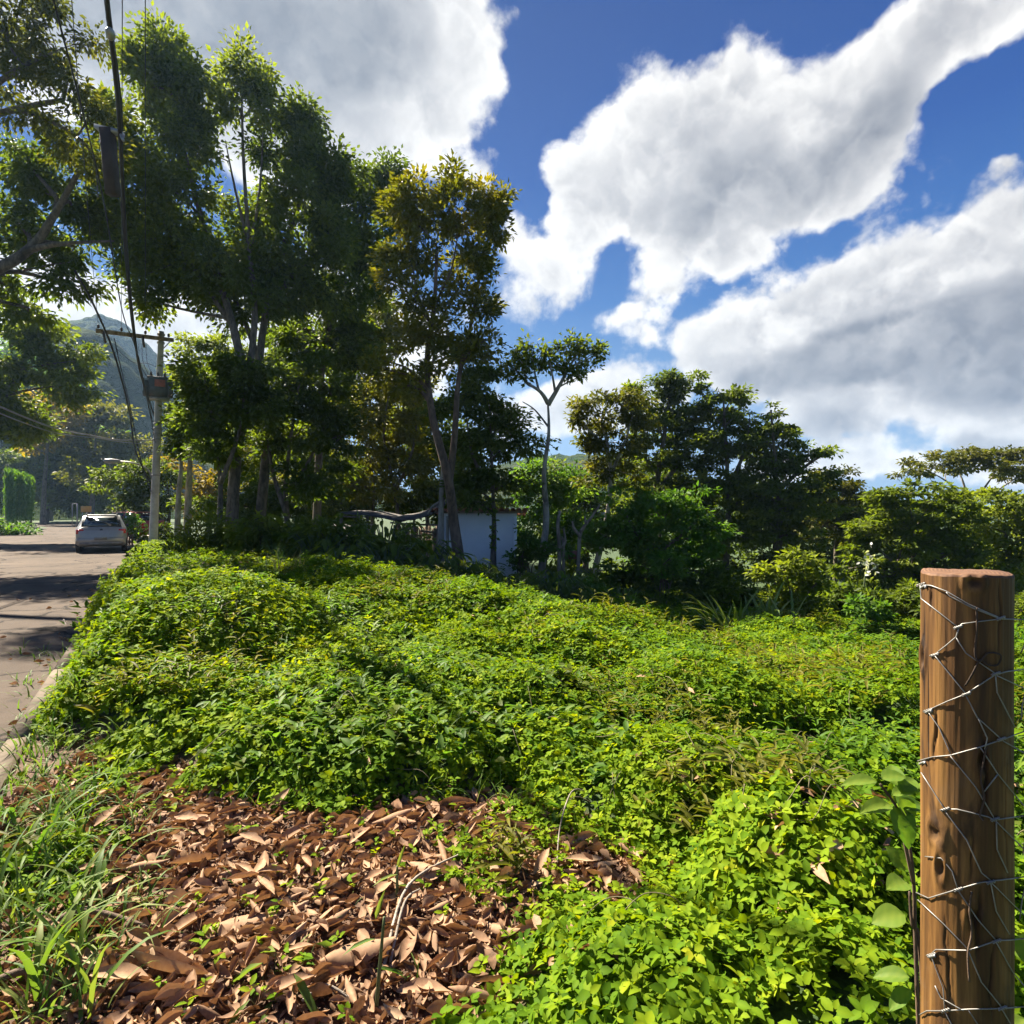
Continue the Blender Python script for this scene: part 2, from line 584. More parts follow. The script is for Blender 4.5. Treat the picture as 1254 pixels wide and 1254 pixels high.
_n = len(CP)
_A = np.zeros((_n + 3, _n + 3))
_A[:_n, :_n] = tps(np.linalg.norm(CP[:, None, :2] - CP[None, :, :2], axis=2)) + np.eye(_n) * .3
_A[:_n, _n] = 1
_A[:_n, _n + 1:] = CP[:, :2]
_A[_n:, :_n] = _A[:_n, _n:].T
_W = np.linalg.solve(_A, np.concatenate([CP[:, 2], [0, 0, 0]]))


def sstep(x, a, b):
    t_ = np.clip((x - a) / (b - a), 0, 1)
    return t_ * t_ * (3 - 2 * t_)


# the road bends left far away: centre line as a polyline with an arc
_t = [-25.0]
ROADC = []
ang = math.atan2(RD[1], RD[0])
p = K0 - RN * ROADW / 2 + RD * -25
s_ = -25.0
while s_ < 150:
    ROADC.append((p[0], p[1], ang))
    st = 2.0
    if s_ > 58:
        ang += R(1.35) if s_ < 110 else 0
    p = p + st * np.array([math.cos(ang), math.sin(ang)])
    s_ += st
ROADC = np.array(ROADC)


def road_side(x, y):
    """signed distance from the near kerb: > 0 on the lot, < -ROADW beyond the far kerb"""
    sh = np.shape(x)
    q = np.stack([np.ravel(x), np.ravel(y)], 1)
    res = np.empty(len(q))
    for i in range(0, len(q), 20000):
        d = q[i:i + 20000, None, :] - ROADC[None, :, :2]
        j = np.argmin((d ** 2).sum(2), 1)
        dd = d[np.arange(len(j)), j]
        a = ROADC[j, 2]
        res[i:i + 20000] = dd[:, 0] * np.sin(a) - dd[:, 1] * np.cos(a) - ROADW / 2
    return res.reshape(sh)


def ground_z(x, y, s=None):
    x = np.asarray(x, float)
    y = np.asarray(y, float)
    sh = x.shape
    q = np.stack([x.ravel(), y.ravel()], 1)
    qc = q.copy()
    qc[:, 0] = np.clip(qc[:, 0], -25, 45)
    qc[:, 1] = np.clip(qc[:, 1], -3, 48)
    z = np.empty(len(q))
    for i in range(0, len(q), 40000):
        c = qc[i:i + 40000]
        z[i:i + 40000] = tps(np.linalg.norm(c[:, None] - CP[None, :, :2], axis=2)) @ _W[:_n] + _W[_n] + c @ _W[_n + 1:]
    z = np.clip(z.reshape(sh), -1.8, .9)
    s = road_side(x, y) if s is None else s
    lot = .06 + (z - .06) * sstep(s, .2, 2.2)
    bank = .12 + .55 * sstep(-s - ROADW, .2, 6)
    on = np.minimum(sstep(s, -.02, .12) + sstep(-s - ROADW, -.02, .12), 1)
    return np.where(s > -ROADW / 2, lot, bank) * on - .07 * (1 - on)


def hash2(i, j, k):
    h = np.sin(i * 127.1 + j * 311.7 + k * 74.7) * 43758.5453
    return h - np.floor(h)


def cushions(x, y, cell, seed):
    """rounded clumps, one per jittered cell, merged by their maximum"""
    gx, gy = np.floor(x / cell), np.floor(y / cell)
    h = np.zeros_like(x)
    for di in (-1, 0, 1):
        for dj in (-1, 0, 1):
            i, j = gx + di, gy + dj
            cx = (i + .15 + .7 * hash2(i, j, seed)) * cell
            cy = (j + .15 + .7 * hash2(i, j, seed + 1)) * cell
            r = cell * (.55 + .40 * hash2(i, j, seed + 2))
            a = .35 + .65 * hash2(i, j, seed + 3)
            d2 = ((x - cx) ** 2 + (y - cy) ** 2) / r ** 2
            h = np.maximum(h, a * np.sqrt(np.clip(1 - d2, 0, 1)))
    return h


# clumps that stand out in the photograph: x, y, radius, height
BUMPS = [(1.16, 2.25, .46, .40), (1.55, 2.05, .42, .34), (.50, 1.72, .38, .20), (.95, 1.70, .35, .24), (.98, 3.2, .52, .27), (.30, 3.6, .45, .14), (1.55, 3.2, .6, .25),
         (-2.75, 5.5, 1.0, .42), (-2.1, 5.2, .6, .18), (-3.6, 6.6, .8, .35), (.9, 6.7, 1.15, .50), (1.9, 6.2, .9, .34), (2.6, 7.4, 1.0, .34), (-1.2, 7.6, 1.5, .34),
         (-2.7, 8.6, 1.3, .32), (.4, 8.4, 1.1, .30), (4.4, 8.2, .6, .2), (-.3, 5.6, .7, .18), (1.6, 4.6, .8, .28), (2.7, 4.3, .8, .30), (2.2, 3.3, .6, .28), (-5.2, 11, 1.6, .4),
         (4.9, 9.2, 1.0, .35), (5.6, 7.5, .9, .30), (-1.0, 5.9, .8, .24), (3.4, 5.6, .8, .25), (-2.2, 6.7, .8, .28), (.2, 4.45, .6, .17)]


def px_poly(pts, z=0.0):
    return np.array([((x - 627) / 747 * ((CAMZ - z) * 747 / (y - 625)), (CAMZ - z) * 747 / (y - 625)) for x, y in pts])


def inside(x, y, poly):
    r = np.zeros(np.shape(x), bool)
    n = len(poly)
    for i in range(n):
        x1, y1 = poly[i]
        x2, y2 = poly[(i + 1) % n]
        c = ((y1 > y) != (y2 > y)) & (x < (x2 - x1) * (y - y1) / (y2 - y1 + 1e-12) + x1)
        r ^= c
    return r


LIT = [px_poly([(130, 985), (210, 962), (330, 980), (450, 985), (560, 972), (630, 955), (690, 975), (660, 1015), (600, 1025), (570, 1060), (580, 1115), (650, 1132), (710, 1125),
                (740, 1150), (700, 1190), (640, 1205), (625, 1300), (640, 2200), (-400, 2200), (-60, 1300), (60, 1210), (150, 1160), (190, 1110), (150, 1060)]),
       px_poly([(655, 1020), (760, 1025), (860, 1065), (890, 1130), (810, 1160), (730, 1135), (655, 1095)]),
       px_poly([(440, 845), (475, 842), (480, 866), (446, 868)])]
SPARSE = px_poly([(40, 950), (120, 935), (220, 955), (200, 1090), (80, 1260), (-300, 1400), (-300, 960)])


def wob(x, y, k):
    return .10 * np.sin(x * 7.3 * k + 1.7 * np.sin(y * 5.1 * k)) + .08 * np.sin(y * 9.1 * k + 2 * np.sin(x * 4.7 * k))


def cover(x, y, s=None):
    """0 bare litter or road, 1 thick vines"""
    s = road_side(x, y) if s is None else s
    w1, w2 = x + wob(x, y, 1), y + wob(y, x, 1.1)
    c = np.ones(np.shape(x))
    c[inside(w1, w2, SPARSE)] = .30
    for q in LIT:
        c[inside(w1, w2, q)] = .008
    off = .20 * (1 - sstep(y, 8.0, 10.5))
    c = c * sstep(s - off + .18 * np.sin(y * 3.1) + .14 * np.sin(y * 7.7 + 1) + .08 * np.sin(y * 19), -.05, .5)
    return c


def mounds(x, y, s=None):
    r = np.hypot(x, y)
    k = .24 + .76 * sstep(r, 3.2, 7.5)
    m = .42 * k * cushions(x, y, 2.3, 3.0) + .40 * k * cushions(x, y, .95, 9.0) + .14 * (.4 + .6 * k) * cushions(x, y, .40, 17.0)
    m = m * (1 + .12 * sstep(y, 4.5, 6.5)) * (1 - .62 * sstep(y, 9.0, 12))
    big = np.zeros_like(x)
    for bx, by, br, bh in BUMPS:
        d2 = ((x - bx) ** 2 + (y - by) ** 2) / br ** 2
        big = np.maximum(big, bh * (.62 if by > 5.8 else 1.0) * np.sqrt(np.clip(1 - d2, 0, 1)))
    return np.maximum(m, np.where(y < 4, 1.0, 1.5) * big + np.where(y < 4, .55, .40) * m)


def soft_cover(x, y, s):
    """cover averaged over its neighbourhood, so that the mounds taper off gently"""
    a = 0
    w = 0
    for r, k, ww in ((0, 1, 1.0), (.14, 6, .8), (.30, 8, .55)):
        for i in range(k):
            q = 2 * math.pi * i / k + r
            a = a + ww * cover(x + r * math.cos(q), y + r * math.sin(q), s)
            w += ww
    a = a / w
    return sstep(a, .12, .95)


# height of the vine surface on a fine grid, for quick look-up
QX0, QY0, QS = -27.0, .8, .05
_qx, _qy = np.meshgrid(np.arange(QX0, 27, QS), np.arange(QY0, 24.5, QS))
_qs = road_side(_qx, _qy)
QC = soft_cover(_qx, _qy, _qs)
QH = ground_z(_qx, _qy, _qs) + mounds(_qx, _qy) * QC


def lookup(A, x, y):
    i = np.clip((x - QX0) / QS, 0, A.shape[1] - 1.01)
    j = np.clip((y - QY0) / QS, 0, A.shape[0] - 1.01)
    i0, j0 = i.astype(int), j.astype(int)
    u, v = i - i0, j - j0
    return (A[j0, i0] * (1 - u) + A[j0, i0 + 1] * u) * (1 - v) + (A[j0 + 1, i0] * (1 - u) + A[j0 + 1, i0 + 1] * u) * v


# ground: one sheet, fine near the camera, reaching the horizon
def axis(lo, hi, fine, steps):
    a = [0.0]
    while a[-1] < hi:
        a.append(a[-1] + max(fine, steps * abs(a[-1])))
    b = [0.0]
    while b[-1] > lo:
        b.append(b[-1] - max(fine, steps * abs(b[-1])))
    return np.array(b[:0:-1] + a)


gx = axis(-900, 900, .075, .022)
gy = axis(-120, 1000, .07, .019)
X, Y = np.meshgrid(gx, gy)
S = road_side(X, Y)
GZ = ground_z(X, Y, S)
near = (np.hypot(X, Y) < 34) & (S > -.2)
C = np.zeros_like(X)
C[near] = soft_cover(X[near], Y[near], S[near])
MZ = np.zeros_like(X)
MZ[near] = mounds(X[near], Y[near])
Z = GZ + MZ * C * .86 - .02 * C + .012 * np.sin(X * 11) * np.sin(Y * 13) * (S > .3)
Z += np.where(np.hypot(X, Y) > 60, 0, 0)
ny, nx = X.shape
idx = np.arange(nx * ny).reshape(ny, nx)
loops = np.stack([idx[:-1, :-1], idx[:-1, 1:], idx[1:, 1:], idx[1:, :-1]], -1).ravel()
green = np.maximum(C, (S < -ROADW - .3) * .8)
green = np.maximum(green, (np.hypot(X, Y) > 30) * 1.0)
m, t = material('soil_under_vines')
a_ = t.n('ShaderNodeAttribute', attribute_name='tone')
geo = t.n('ShaderNodeNewGeometry')
n1 = t.noise(geo.outputs['Position'], 14, 8, .65)
n2 = t.noise(geo.outputs['Position'], 60, 4, .6)
soil = t.ramp(n1.outputs[0], [(.3, (.035, .020, .013)), (.55, (.10, .055, .032)), (.75, (.19, .115, .07))])
grn = t.ramp(n2.outputs[0], [(.3, (.012, .028, .006)), (.6, (.035, .07, .013)), (.8, (.07, .10, .02))])
c = t.mix(t.smooth(a_.outputs['Fac'], .25, .75), soil, grn)
p_ = t.n('ShaderNodeBsdfPrincipled')
t.put(p_, 'Base Color', c)
p_.inputs['Roughness'].default_value = .95
bp = t.n('ShaderNodeBump')
bp.inputs['Strength'].default_value = .8
bp.inputs['Distance'].default_value = .03
t.put(bp, 'Height', n1.outputs[0])
t.put(p_, 'Normal', bp.outputs[0])
out(t, p_.outputs[0])
g = link_mesh('ground', np.stack([X, Y, Z], -1).reshape(-1, 3), loops, np.full((nx - 1) * (ny - 1), 4), m, tone=green.ravel(), smooth=True)
tag(g, kind='structure')


def gz(x, y):
    return float(ground_z(np.array([x]), np.array([y]))[0])


def top_z(x, y):
    """height of the vine surface"""
    xa, ya = np.array([float(x)]), np.array([float(y)])
    s = road_side(xa, ya)
    return float((ground_z(xa, ya, s) + mounds(xa, ya) * soft_cover(xa, ya, s))[0])


# road, kerbs, pavement
m, t = material('asphalt')
geo = t.n('ShaderNodeNewGeometry')
n1 = t.noise(geo.outputs['Position'], 150, 3, .7)
n2 = t.noise(geo.outputs['Position'], .35, 6, .6)
n3 = t.noise(geo.outputs['Position'], 2.2, 7, .65, .6)
c = t.mix(t.smooth(n2.outputs[0], .35, .65), (.060, .047, .038), (.105, .081, .064))
c = t.mix(t.math('MULTIPLY', t.smooth(n1.outputs[0], .35, .75), .55), c, (.15, .12, .095))
c = t.mix(t.math('MULTIPLY', t.smooth(n3.outputs[0], .56, .66), .6), c, (.04, .034, .030))
vo = t.n('ShaderNodeTexVoronoi', feature='DISTANCE_TO_EDGE')
wv_ = t.noise(geo.outputs['Position'], 1.5, 4, .6)
va = t.n('ShaderNodeVectorMath', operation='ADD')
t.put(va, 0, geo.outputs['Position'])
vs_ = t.n('ShaderNodeVectorMath', operation='SCALE')
t.put(vs_, 0, wv_.outputs['Color'])
vs_.inputs['Scale'].default_value = .8
t.put(va, 1, vs_.outputs[0])
t.put(vo, 'Vector', va.outputs[0])
vo.inputs['Scale'].default_value = .42
crk = t.math('LESS_THAN', vo.outputs[0], .013)
n8 = t.noise(geo.outputs['Position'], .9, 3, .5, 1.5)
c = t.mix(t.math('MULTIPLY', t.smooth(n8.outputs[0], .60, .63), .5), c, (.045, .038, .034))
c = t.mix(t.math('MULTIPLY', crk, .9), c, (.018, .015, .013))
p_ = t.n('ShaderNodeBsdfPrincipled')
t.put(p_, 'Base Color', c)
p_.inputs['Roughness'].default_value = .9
p_.inputs['Specular IOR Level'].default_value = .08
bp = t.n('ShaderNodeBump')
bp.inputs['Strength'].default_value = .5
bp.inputs['Distance'].default_value = .008
t.put(bp, 'Height', n1.outputs[0])
t.put(p_, 'Normal', bp.outputs[0])
out(t, p_.outputs[0])
M['asphalt'] = m


def strip(name, o1, o2, z0, z1, i0, i1, mat, kind='structure', seg=None):
    """a strip along the road between two offsets from its centre line (positive = lot side), with side faces"""
    mb = MB()
    rs = ROADC[i0:i1]
    nrm = np.stack([np.sin(rs[:, 2]), -np.cos(rs[:, 2])], 1)
    for k in range(len(rs) - 1):
        parts_ = 1 if seg is None else seg
        for q in range(parts_):
            e0, e1 = q / parts_, (q + 1) / parts_
            if seg: e0, e1 = e0 + .004, e1 - .004
            A = rs[k, :2] * (1 - e0) + rs[k + 1, :2] * e0
            B = rs[k, :2] * (1 - e1) + rs[k + 1, :2] * e1
            n0, n1_ = nrm[k] * (1 - e0) + nrm[k + 1] * e0, nrm[k] * (1 - e1) + nrm[k + 1] * e1
            jz = 0 if seg is None else rng.normal(0, .003)
            jo = 0 if seg is None else rng.normal(0, .003)
            ch = 0.0 if seg is None else .018
            if seg:
                v = [(*(A + n0 * (o1 + jo)), z0), (*(A + n0 * o2), z0), (*(A + n0 * o2), z1 + jz), (*(A + n0 * (o1 + ch + jo)), z1 + jz), (*(A + n0 * (o1 + jo)), z1 + jz - ch),
                     (*(B + n1_ * (o1 + jo)), z0), (*(B + n1_ * o2), z0), (*(B + n1_ * o2), z1 + jz), (*(B + n1_ * (o1 + ch + jo)), z1 + jz), (*(B + n1_ * (o1 + jo)), z1 + jz - ch)]
                mb.add(v, [(0, 1, 2, 3, 4), (9, 8, 7, 6, 5), (1, 6, 7, 2), (2, 7, 8, 3), (3, 8, 9, 4), (4, 9, 5, 0)])
            else:
                v = [(*(A + n0 * o1), z1), (*(A + n0 * o2), z1), (*(B + n1_ * o2), z1), (*(B + n1_ * o1), z1)]
                mb.add(v, [(0, 1, 2, 3)])
    o = mb.build(name, mat)
    return tag(o, kind=kind)


strip('road', -ROADW / 2 - .02, ROADW / 2 + .02, 0, 0.0, 0, len(ROADC) - 1, M['asphalt'])
strip('kerb', ROADW / 2, ROADW / 2 + .11, -.1, .105, 8, 55, M['kerb'], seg=1)
strip('kerb', -ROADW / 2, -ROADW / 2 - .14, -.1, .11, 12, 60, M['kerb'], seg=1)
M['paving'] = solid('concrete_paving', (.42, .33, .27), .9, var=.2, scale=2, bump=.3, dirt=(.2, .15, .11))
strip('pavement', ROADW / 2 + .145, ROADW / 2 + 1.3, 0, .112, 23, 40, M['paving'])

# ------------------------------------------------------------------ hills behind the trees on the left
m, t = material('forested_hill')
geo = t.n('ShaderNodeNewGeometry')
n1 = t.noise(geo.outputs['Position'], .30, 8, .72)
n2 = t.noise(geo.outputs['Position'], .04, 4, .6)
c = t.ramp(n1.outputs[0], [(.3, (.010, .024, .006)), (.5, (.028, .055, .012)), (.72, (.07, .09, .02))])
c = t.mix(t.smooth(n2.outputs[0], .45, .65), c, (.08, .09, .025))
p_ = t.n('ShaderNodeBsdfPrincipled')
t.put(p_, 'Base Color', c)
p_.inputs['Roughness'].default_value = .95
p_.inputs['Specular IOR Level'].default_value = .02
n4 = t.noise(geo.outputs['Position'], .42, 6, .7)
bp = t.n('ShaderNodeBump')
bp.inputs['Strength'].default_value = 1.0
bp.inputs['Distance'].default_value = 3.0
t.put(bp, 'Height', n4.outputs[0])
t.put(p_, 'Normal', bp.outputs[0])
out(t, p_.outputs[0])
M['hill'] = m


def fbm(x, y, seed, octv=5):
    h = np.zeros_like(x)
    a, f_ = 1.0, 1.0
    for o in range(octv):
        i, j = np.floor(x * f_), np.floor(y * f_)
        u, v = x * f_ - i, y * f_ - j
        u, v = u * u * (3 - 2 * u), v * v * (3 - 2 * v)
        q = [hash2(i + di, j + dj, seed + o) for dj in (0, 1) for di in (0, 1)]
        h += a * ((q[0] * (1 - u) + q[1] * u) * (1 - v) + (q[2] * (1 - u) + q[3] * u) * v - .5)
        a *= .5
        f_ *= 2
    return h


def hill(peaks, x0, x1, y0, y1, n, seed, rough, tree):
    xs, ys = np.meshgrid(np.linspace(x0, x1, n), np.linspace(y0, y1, n))
    h = np.full_like(xs, -6.0)
    for (px, py, pz, rx, ry) in peaks:
        h = np.maximum(h, pz * np.exp(-(((xs - px) / rx) ** 2 + ((ys - py) / ry) ** 2)) - 3)
    h = h + fbm(xs / 60, ys / 60, seed) * rough * np.clip(h / 30, 0, 1)
    h = h + tree * cushions(xs, ys, 9.0, seed) * np.clip(h / 8, 0, 1) + tree * .5 * cushions(xs, ys, 4.5, seed + 5) * np.clip(h / 8, 0, 1)
    id_ = np.arange(n * n).reshape(n, n)
    lp = np.stack([id_[:-1, :-1], id_[:-1, 1:], id_[1:, 1:], id_[1:, :-1]], -1).ravel()
    o = link_mesh('hill', np.stack([xs, ys, h], -1).reshape(-1, 3), lp, np.full((n - 1) ** 2, 4), M['hill'], smooth=True)
    return tag(o, kind='structure')


hill([(-112, 160, 47, 32, 44), (-84, 180, 26, 34, 36)], -190, -30, 90, 230, 300, 5, 3, 4.5)
hill([(-208, 310, 100, 52, 70), (-160, 335, 62, 44, 56), (-120, 360, 38, 54, 50)], -340, -40, 225, 440, 340, 25, 6, 5.0)
hill([(30, 290, 27, 80, 55), (160, 310, 10, 100, 55)], -70, 300, 215, 385, 130, 45, 6, 3.5)
# ------------------------------------------------------------------ ground cover
def cover_points(n, ymax, ymin, k):
    """points over the lot in view and a little beside it, thinning with distance"""
    u = rng.random(n)
    d = (ymin ** (1 - k) + u * (ymax ** (1 - k) - ymin ** (1 - k))) ** (1 / (1 - k))
    x = (rng.random(n) * 2 - 1) * (d * .88 + 1.6)
    return x, d


def surface_normal(x, y):
    e = .05
    h0 = lookup(QH, x, y)
    nx_ = (lookup(QH, x + e, y) - lookup(QH, x - e, y)) / (2 * e)
    ny_ = (lookup(QH, x, y + e) - lookup(QH, x, y - e)) / (2 * e)
    return h0, unit(np.stack([-nx_, -ny_, np.ones_like(x)], 1)), np.sqrt(1 + np.minimum(nx_ ** 2 + ny_ ** 2, 9))


def sprigs(n, y0, y1, k, leaf0, leaf1, per, lift, seed):
    x, y = cover_points(n, y1, y0, k)
    s = road_side(x, y)
    keep = rng.random(n) < np.maximum(cover(x, y, s), (lookup(QC, x, y) > .03) * .85)
    x, y = x[keep], y[keep]
    z, nn, slope = surface_normal(x, y)
    keep = rng.random(len(x)) < slope / 2.6
    x, y, z, nn = x[keep], y[keep], z[keep], nn[keep]
    fac = fbm(x * 1.1 + 3, y * 1.1, 91, 4)
    keep = rng.random(len(x)) < sstep(fbm(x * 2.6, y * 2.6, 47, 4), -.50, .02) * .90 + .10
    x, y, z, nn, fac = x[keep], y[keep], z[keep], nn[keep], fac[keep]
    P0 = np.stack([x, y, z], 1)
    m_ = len(x)
    L0 = (leaf0 + (leaf1 - leaf0) * sstep(y, y0, y1)) * np.clip(1.0 + .5 * fac, .7, 1.3)
    axis_ = unit(nn * .8 + np.array([0, 0, .5]) + rng.normal(0, .38, (m_, 3)))
    P0 = P0 + nn * (rng.normal(0, 1, (m_, 1)) * lift) + axis_ * (rng.random((m_, 1)) ** 3 * lift * 2.2)
    ref = unit(rng.normal(0, 1, (m_, 3)))
    e1 = unit(np.cross(axis_, ref))
    e2 = np.cross(axis_, e1)
    tone0 = np.clip(.42 + .24 * fbm(x * 1.3, y * 1.3, 61) + .22 * fbm(x * .35, y * .35, 5, 3) + rng.normal(0, .17, m_), 0, 1)
    P_, X_, N_, L_, T_ = [], [], [], [], []
    for q in range(per):
        a = 2 * math.pi * (q / per) + rng.random(m_) * .9
        out_ = np.cos(a)[:, None] * e1 + np.sin(a)[:, None] * e2
        rise = rng.normal(.28, .3, (m_, 1))
        d = unit(out_ + axis_ * rise)
        lvl = (rng.random((m_, 1)) - .35) * .5
        P_.append(P0 + out_ * .12 * L0[:, None] + axis_ * lvl * L0[:, None])
        X_.append(d)
        N_.append(unit(axis_ - out_ * rise * .8 + rng.normal(0, .22, (m_, 3))))
        L_.append(L0 * (.65 + .6 * rng.random(m_)))
        T_.append(np.clip(tone0 + rng.normal(0, .07, m_), 0, 1))
    return [np.concatenate(q) for q in (P_, X_, N_, L_, T_)]


sets = [sprigs(150000, 1.5, 4.3, .2, .034, .038, 5, .022, 1), sprigs(330000, 4.0, 9.5, .5, .038, .050, 4, .03, 2), sprigs(230000, 9.0, 23.0, .8, .054, .095, 4, .05, 3)]
tm = OVATE
for q, (P_, X_, N_, L_, T_) in enumerate(sets):
    pass
def join_leaves(name, items, mat):
    """several leaf clouds, each with its own leaf shape, as one mesh"""
    Vs, Ls, Ts, Tn, base = [], [], [], [], 0
    for (P, X, N, L, W, T, (tv, tf)) in items:
        X = unit(X)
        S_ = unit(np.cross(N, X))
        N = np.cross(X, S_)
        n, k = len(P), len(tv)
        V = P[:, None, :] + tv[None, :, 0, None] * (L[:, None] * X)[:, None, :] + tv[None, :, 1, None] * (W[:, None] * S_)[:, None, :] + tv[None, :, 2, None] * (L[:, None] * N)[:, None, :]
        fl = np.array([i for f in tf for i in f])
        Vs.append(V.reshape(-1, 3))
        Ls.append((np.arange(n)[:, None] * k + fl[None, :]).ravel() + base)
        Ts.append(np.tile([len(f) for f in tf], n))
        Tn.append((T[:, None] + (tv[None, :, 3] if tv.shape[1] > 3 else 0) + np.zeros((1, k))).ravel())
        base += n * k
    return link_mesh(name, np.concatenate(Vs), np.concatenate(Ls), np.concatenate(Ts), mat, tone=np.concatenate(Tn))


items = []
for q, (P_, X_, N_, L_, T_) in enumerate(sets):
    items.append((P_, X_, N_, L_, L_ * (.62 + .16 * rng.random(len(L_))), T_, OVATE if q == 0 else DIAMOND))
gc = join_leaves('ground_cover', items, M['vine'])
tag(gc, 'low bright green vines spreading over the mounds of the lot', 'ground cover', kind='stuff')


def curl_leaf(nu=5, curl=.5, bend=.3, twist=0.0, point=1.0, rough=.0, seed=0):
    """a dry leaf: rolled across, bent along, twisted, with an uneven rim"""
    g = np.random.default_rng(seed + 77)
    tt = np.linspace(0, 1, nu + 1)
    V, Fc = [], []
    asym = g.uniform(-.25, .25)
    sway = g.uniform(-.12, .12)
    for i, u in enumerate(tt):
        w = (math.sin(math.pi * min(1, u * .97 + .02)) ** .8) * .5 + .015
        for k, c_ in enumerate((-1, -.5, 0, .5, 1)):
            ww = w * (1 + asym * c_) * (1 + rough * g.normal(0, .22) * (abs(c_) == 1))
            y = c_ * ww * math.cos(curl * abs(c_) * (1 + asym * c_)) + sway * math.sin(u * math.pi)
            z = curl * .62 * ww * c_ * c_ + bend * (u - .5) ** 2 - bend * .1 + rough * g.normal(0, .035) * (0 < i < nu)
            tw = twist * (u - .5)
            V.append((u - .5, y * math.cos(tw) - z * .4 * math.sin(tw), z + y * math.sin(tw)))
    for i in range(nu):
        for k in range(4):
            a = i * 5 + k
            Fc.append((a, a + 5, a + 6, a + 1))
    return np.array(V), Fc


CURLS = [curl_leaf(5, c_, b_, t_, 1, .35, i_) for i_, (c_, b_, t_) in enumerate([(.9, .35, .5), (.5, .2, -.6), (1.3, .5, .9), (.3, .5, .2), (-.8, -.3, .5)])]


# taller weeds of other kinds that poke through the carpet, and fallen leaves on it
def weeds(n, y0, y1, leaf, ratio, height, per, seed, lo):
    x, y = cover_points(n, y1, y0, .6)
    s = road_side(x, y)
    keep = (rng.random(n) < cover(x, y, s)) & (fbm(x * .9, y * .9, seed, 4) > lo)
    x, y = x[keep], y[keep]
    z, nn, slope = surface_normal(x, y)
    m_ = len(x)
    ax_ = unit(nn * .4 + np.array([0, 0, 1.0]) + rng.normal(0, .28, (m_, 3)))
    P0 = np.stack([x, y, z], 1)
    H_ = height * rng.uniform(.4, 1.3, m_)
    P_, X_, N_, L_, T_ = [], [], [], [], []
    tn = np.clip(rng.normal(.5, .2, m_), 0, 1)
    for q in range(per):
        f_ = (q + .6) / per
        a = 2.4 * q + rng.random(m_) * 6.28
        o_ = np.stack([np.cos(a), np.sin(a), np.zeros(m_)], 1)
        P_.append(P0 + ax_ * (H_ * f_)[:, None])
        X_.append(unit(o_ + np.array([0, 0, .45]) + rng.normal(0, .2, (m_, 3))))
        N_.append(unit(np.array([0, 0, 1.0]) - o_ * .3 + rng.normal(0, .2, (m_, 3))))
        L_.append(leaf * (1.15 - .5 * f_) * rng.uniform(.7, 1.3, m_))
        T_.append(tn)
    L_ = np.concatenate(L_)
    return (np.concatenate(P_), np.concatenate(X_), np.concatenate(N_), L_, L_ * ratio, np.concatenate(T_), OVATE)


w_ = join_leaves('weeds', [weeds(5200, 2.2, 9, .085, .26, .15, 7, 13, .05), weeds(5200, 3.0, 15, .10, .42, .10, 5, 29, .0)], M['lime'])
tag(w_, 'taller narrow leaved weeds poking out of the vine carpet', 'weeds', kind='stuff')
w_ = join_leaves('broad_weeds', [weeds(5000, 2.4, 13, .085, .78, .07, 4, 83, .16)], M['mid'])
tag(w_, 'darker round leaved weeds in patches on the vine carpet', 'weeds', kind='stuff')
mb_ = MB()
x, y = cover_points(420, 10, 1.9, .6)
k_ = rng.random(420) < cover(x, y) * (lookup(QC, x, y) > .6)
for x0_, y0_ in zip(x[k_], y[k_]):
    a0 = rng.uniform(0, 6.28)
    ln_ = rng.uniform(.15, .5)
    pts_ = []
    for q in range(5):
        px_, py_ = x0_ + math.cos(a0) * ln_ * q / 4, y0_ + math.sin(a0) * ln_ * q / 4
        a0 += rng.normal(0, .25)
        pts_.append((px_, py_, float(lookup(QH, np.array([px_]), np.array([py_]))[0]) + .03 + .10 * math.sin(q / 4 * math.pi) * rng.uniform(.2, 1.2)))
    mb_.tube(pts_, [.0022, .0021, .002, .0017, .001], 4, smoothing=4)
tag(mb_.build('vine_stems', M['vinestem'], smooth=True), 'thin tan vine stems looping over the leaves of the carpet', 'vine stems', kind='stuff')
w_ = join_leaves('weeds', [weeds(4200, 2.4, 12, .11, .20, .22, 8, 57, .12)], M['olive'])
tag(w_, 'yellowish wispy weeds growing in patches through the vine carpet', 'weeds', kind='stuff')
x, y = rng.uniform(-2.2, .9, 480), rng.uniform(1.7, 3.8, 480)
k_ = (cover(x, y) < .1) & (fbm(x * 2.2, y * 2.2, 33, 3) > .02)
x, y = x[k_], y[k_]
m_ = len(x)
z = lookup(QH, x, y)
its = []
for q in range(5):
    a = 1.3 * q + rng.random(m_) * 6.28
    o_ = np.stack([np.cos(a), np.sin(a), np.full(m_, .35)], 1)
    L_ = rng.uniform(.02, .045, m_)
    its.append((np.stack([x, y, z + .03 + .008 * q], 1), o_, unit(np.array([0, 0, 1.0]) + rng.normal(0, .3, (m_, 3))), L_, L_ * .5, np.clip(rng.normal(.5, .2, m_), 0, 1), OVATE))
w_ = join_leaves('sprouts', its, M['vine'])
tag(w_, 'small green sprouts coming up through the leaf litter', 'sprouts', kind='stuff')
x = rng.uniform(-9.5, -2.5, 1500)
y = rng.uniform(2.6, 14, 1500)
sd_ = road_side(x, y)
k_ = rng.random(1500) < np.where((sd_ < -.02) & (sd_ > -2.2), np.exp(sd_ / .28) + .03, 0)
x, y = x[k_], y[k_]
m_ = len(x)
a = rng.random(m_) * 6.28
L_ = rng.uniform(.04, .11, m_)
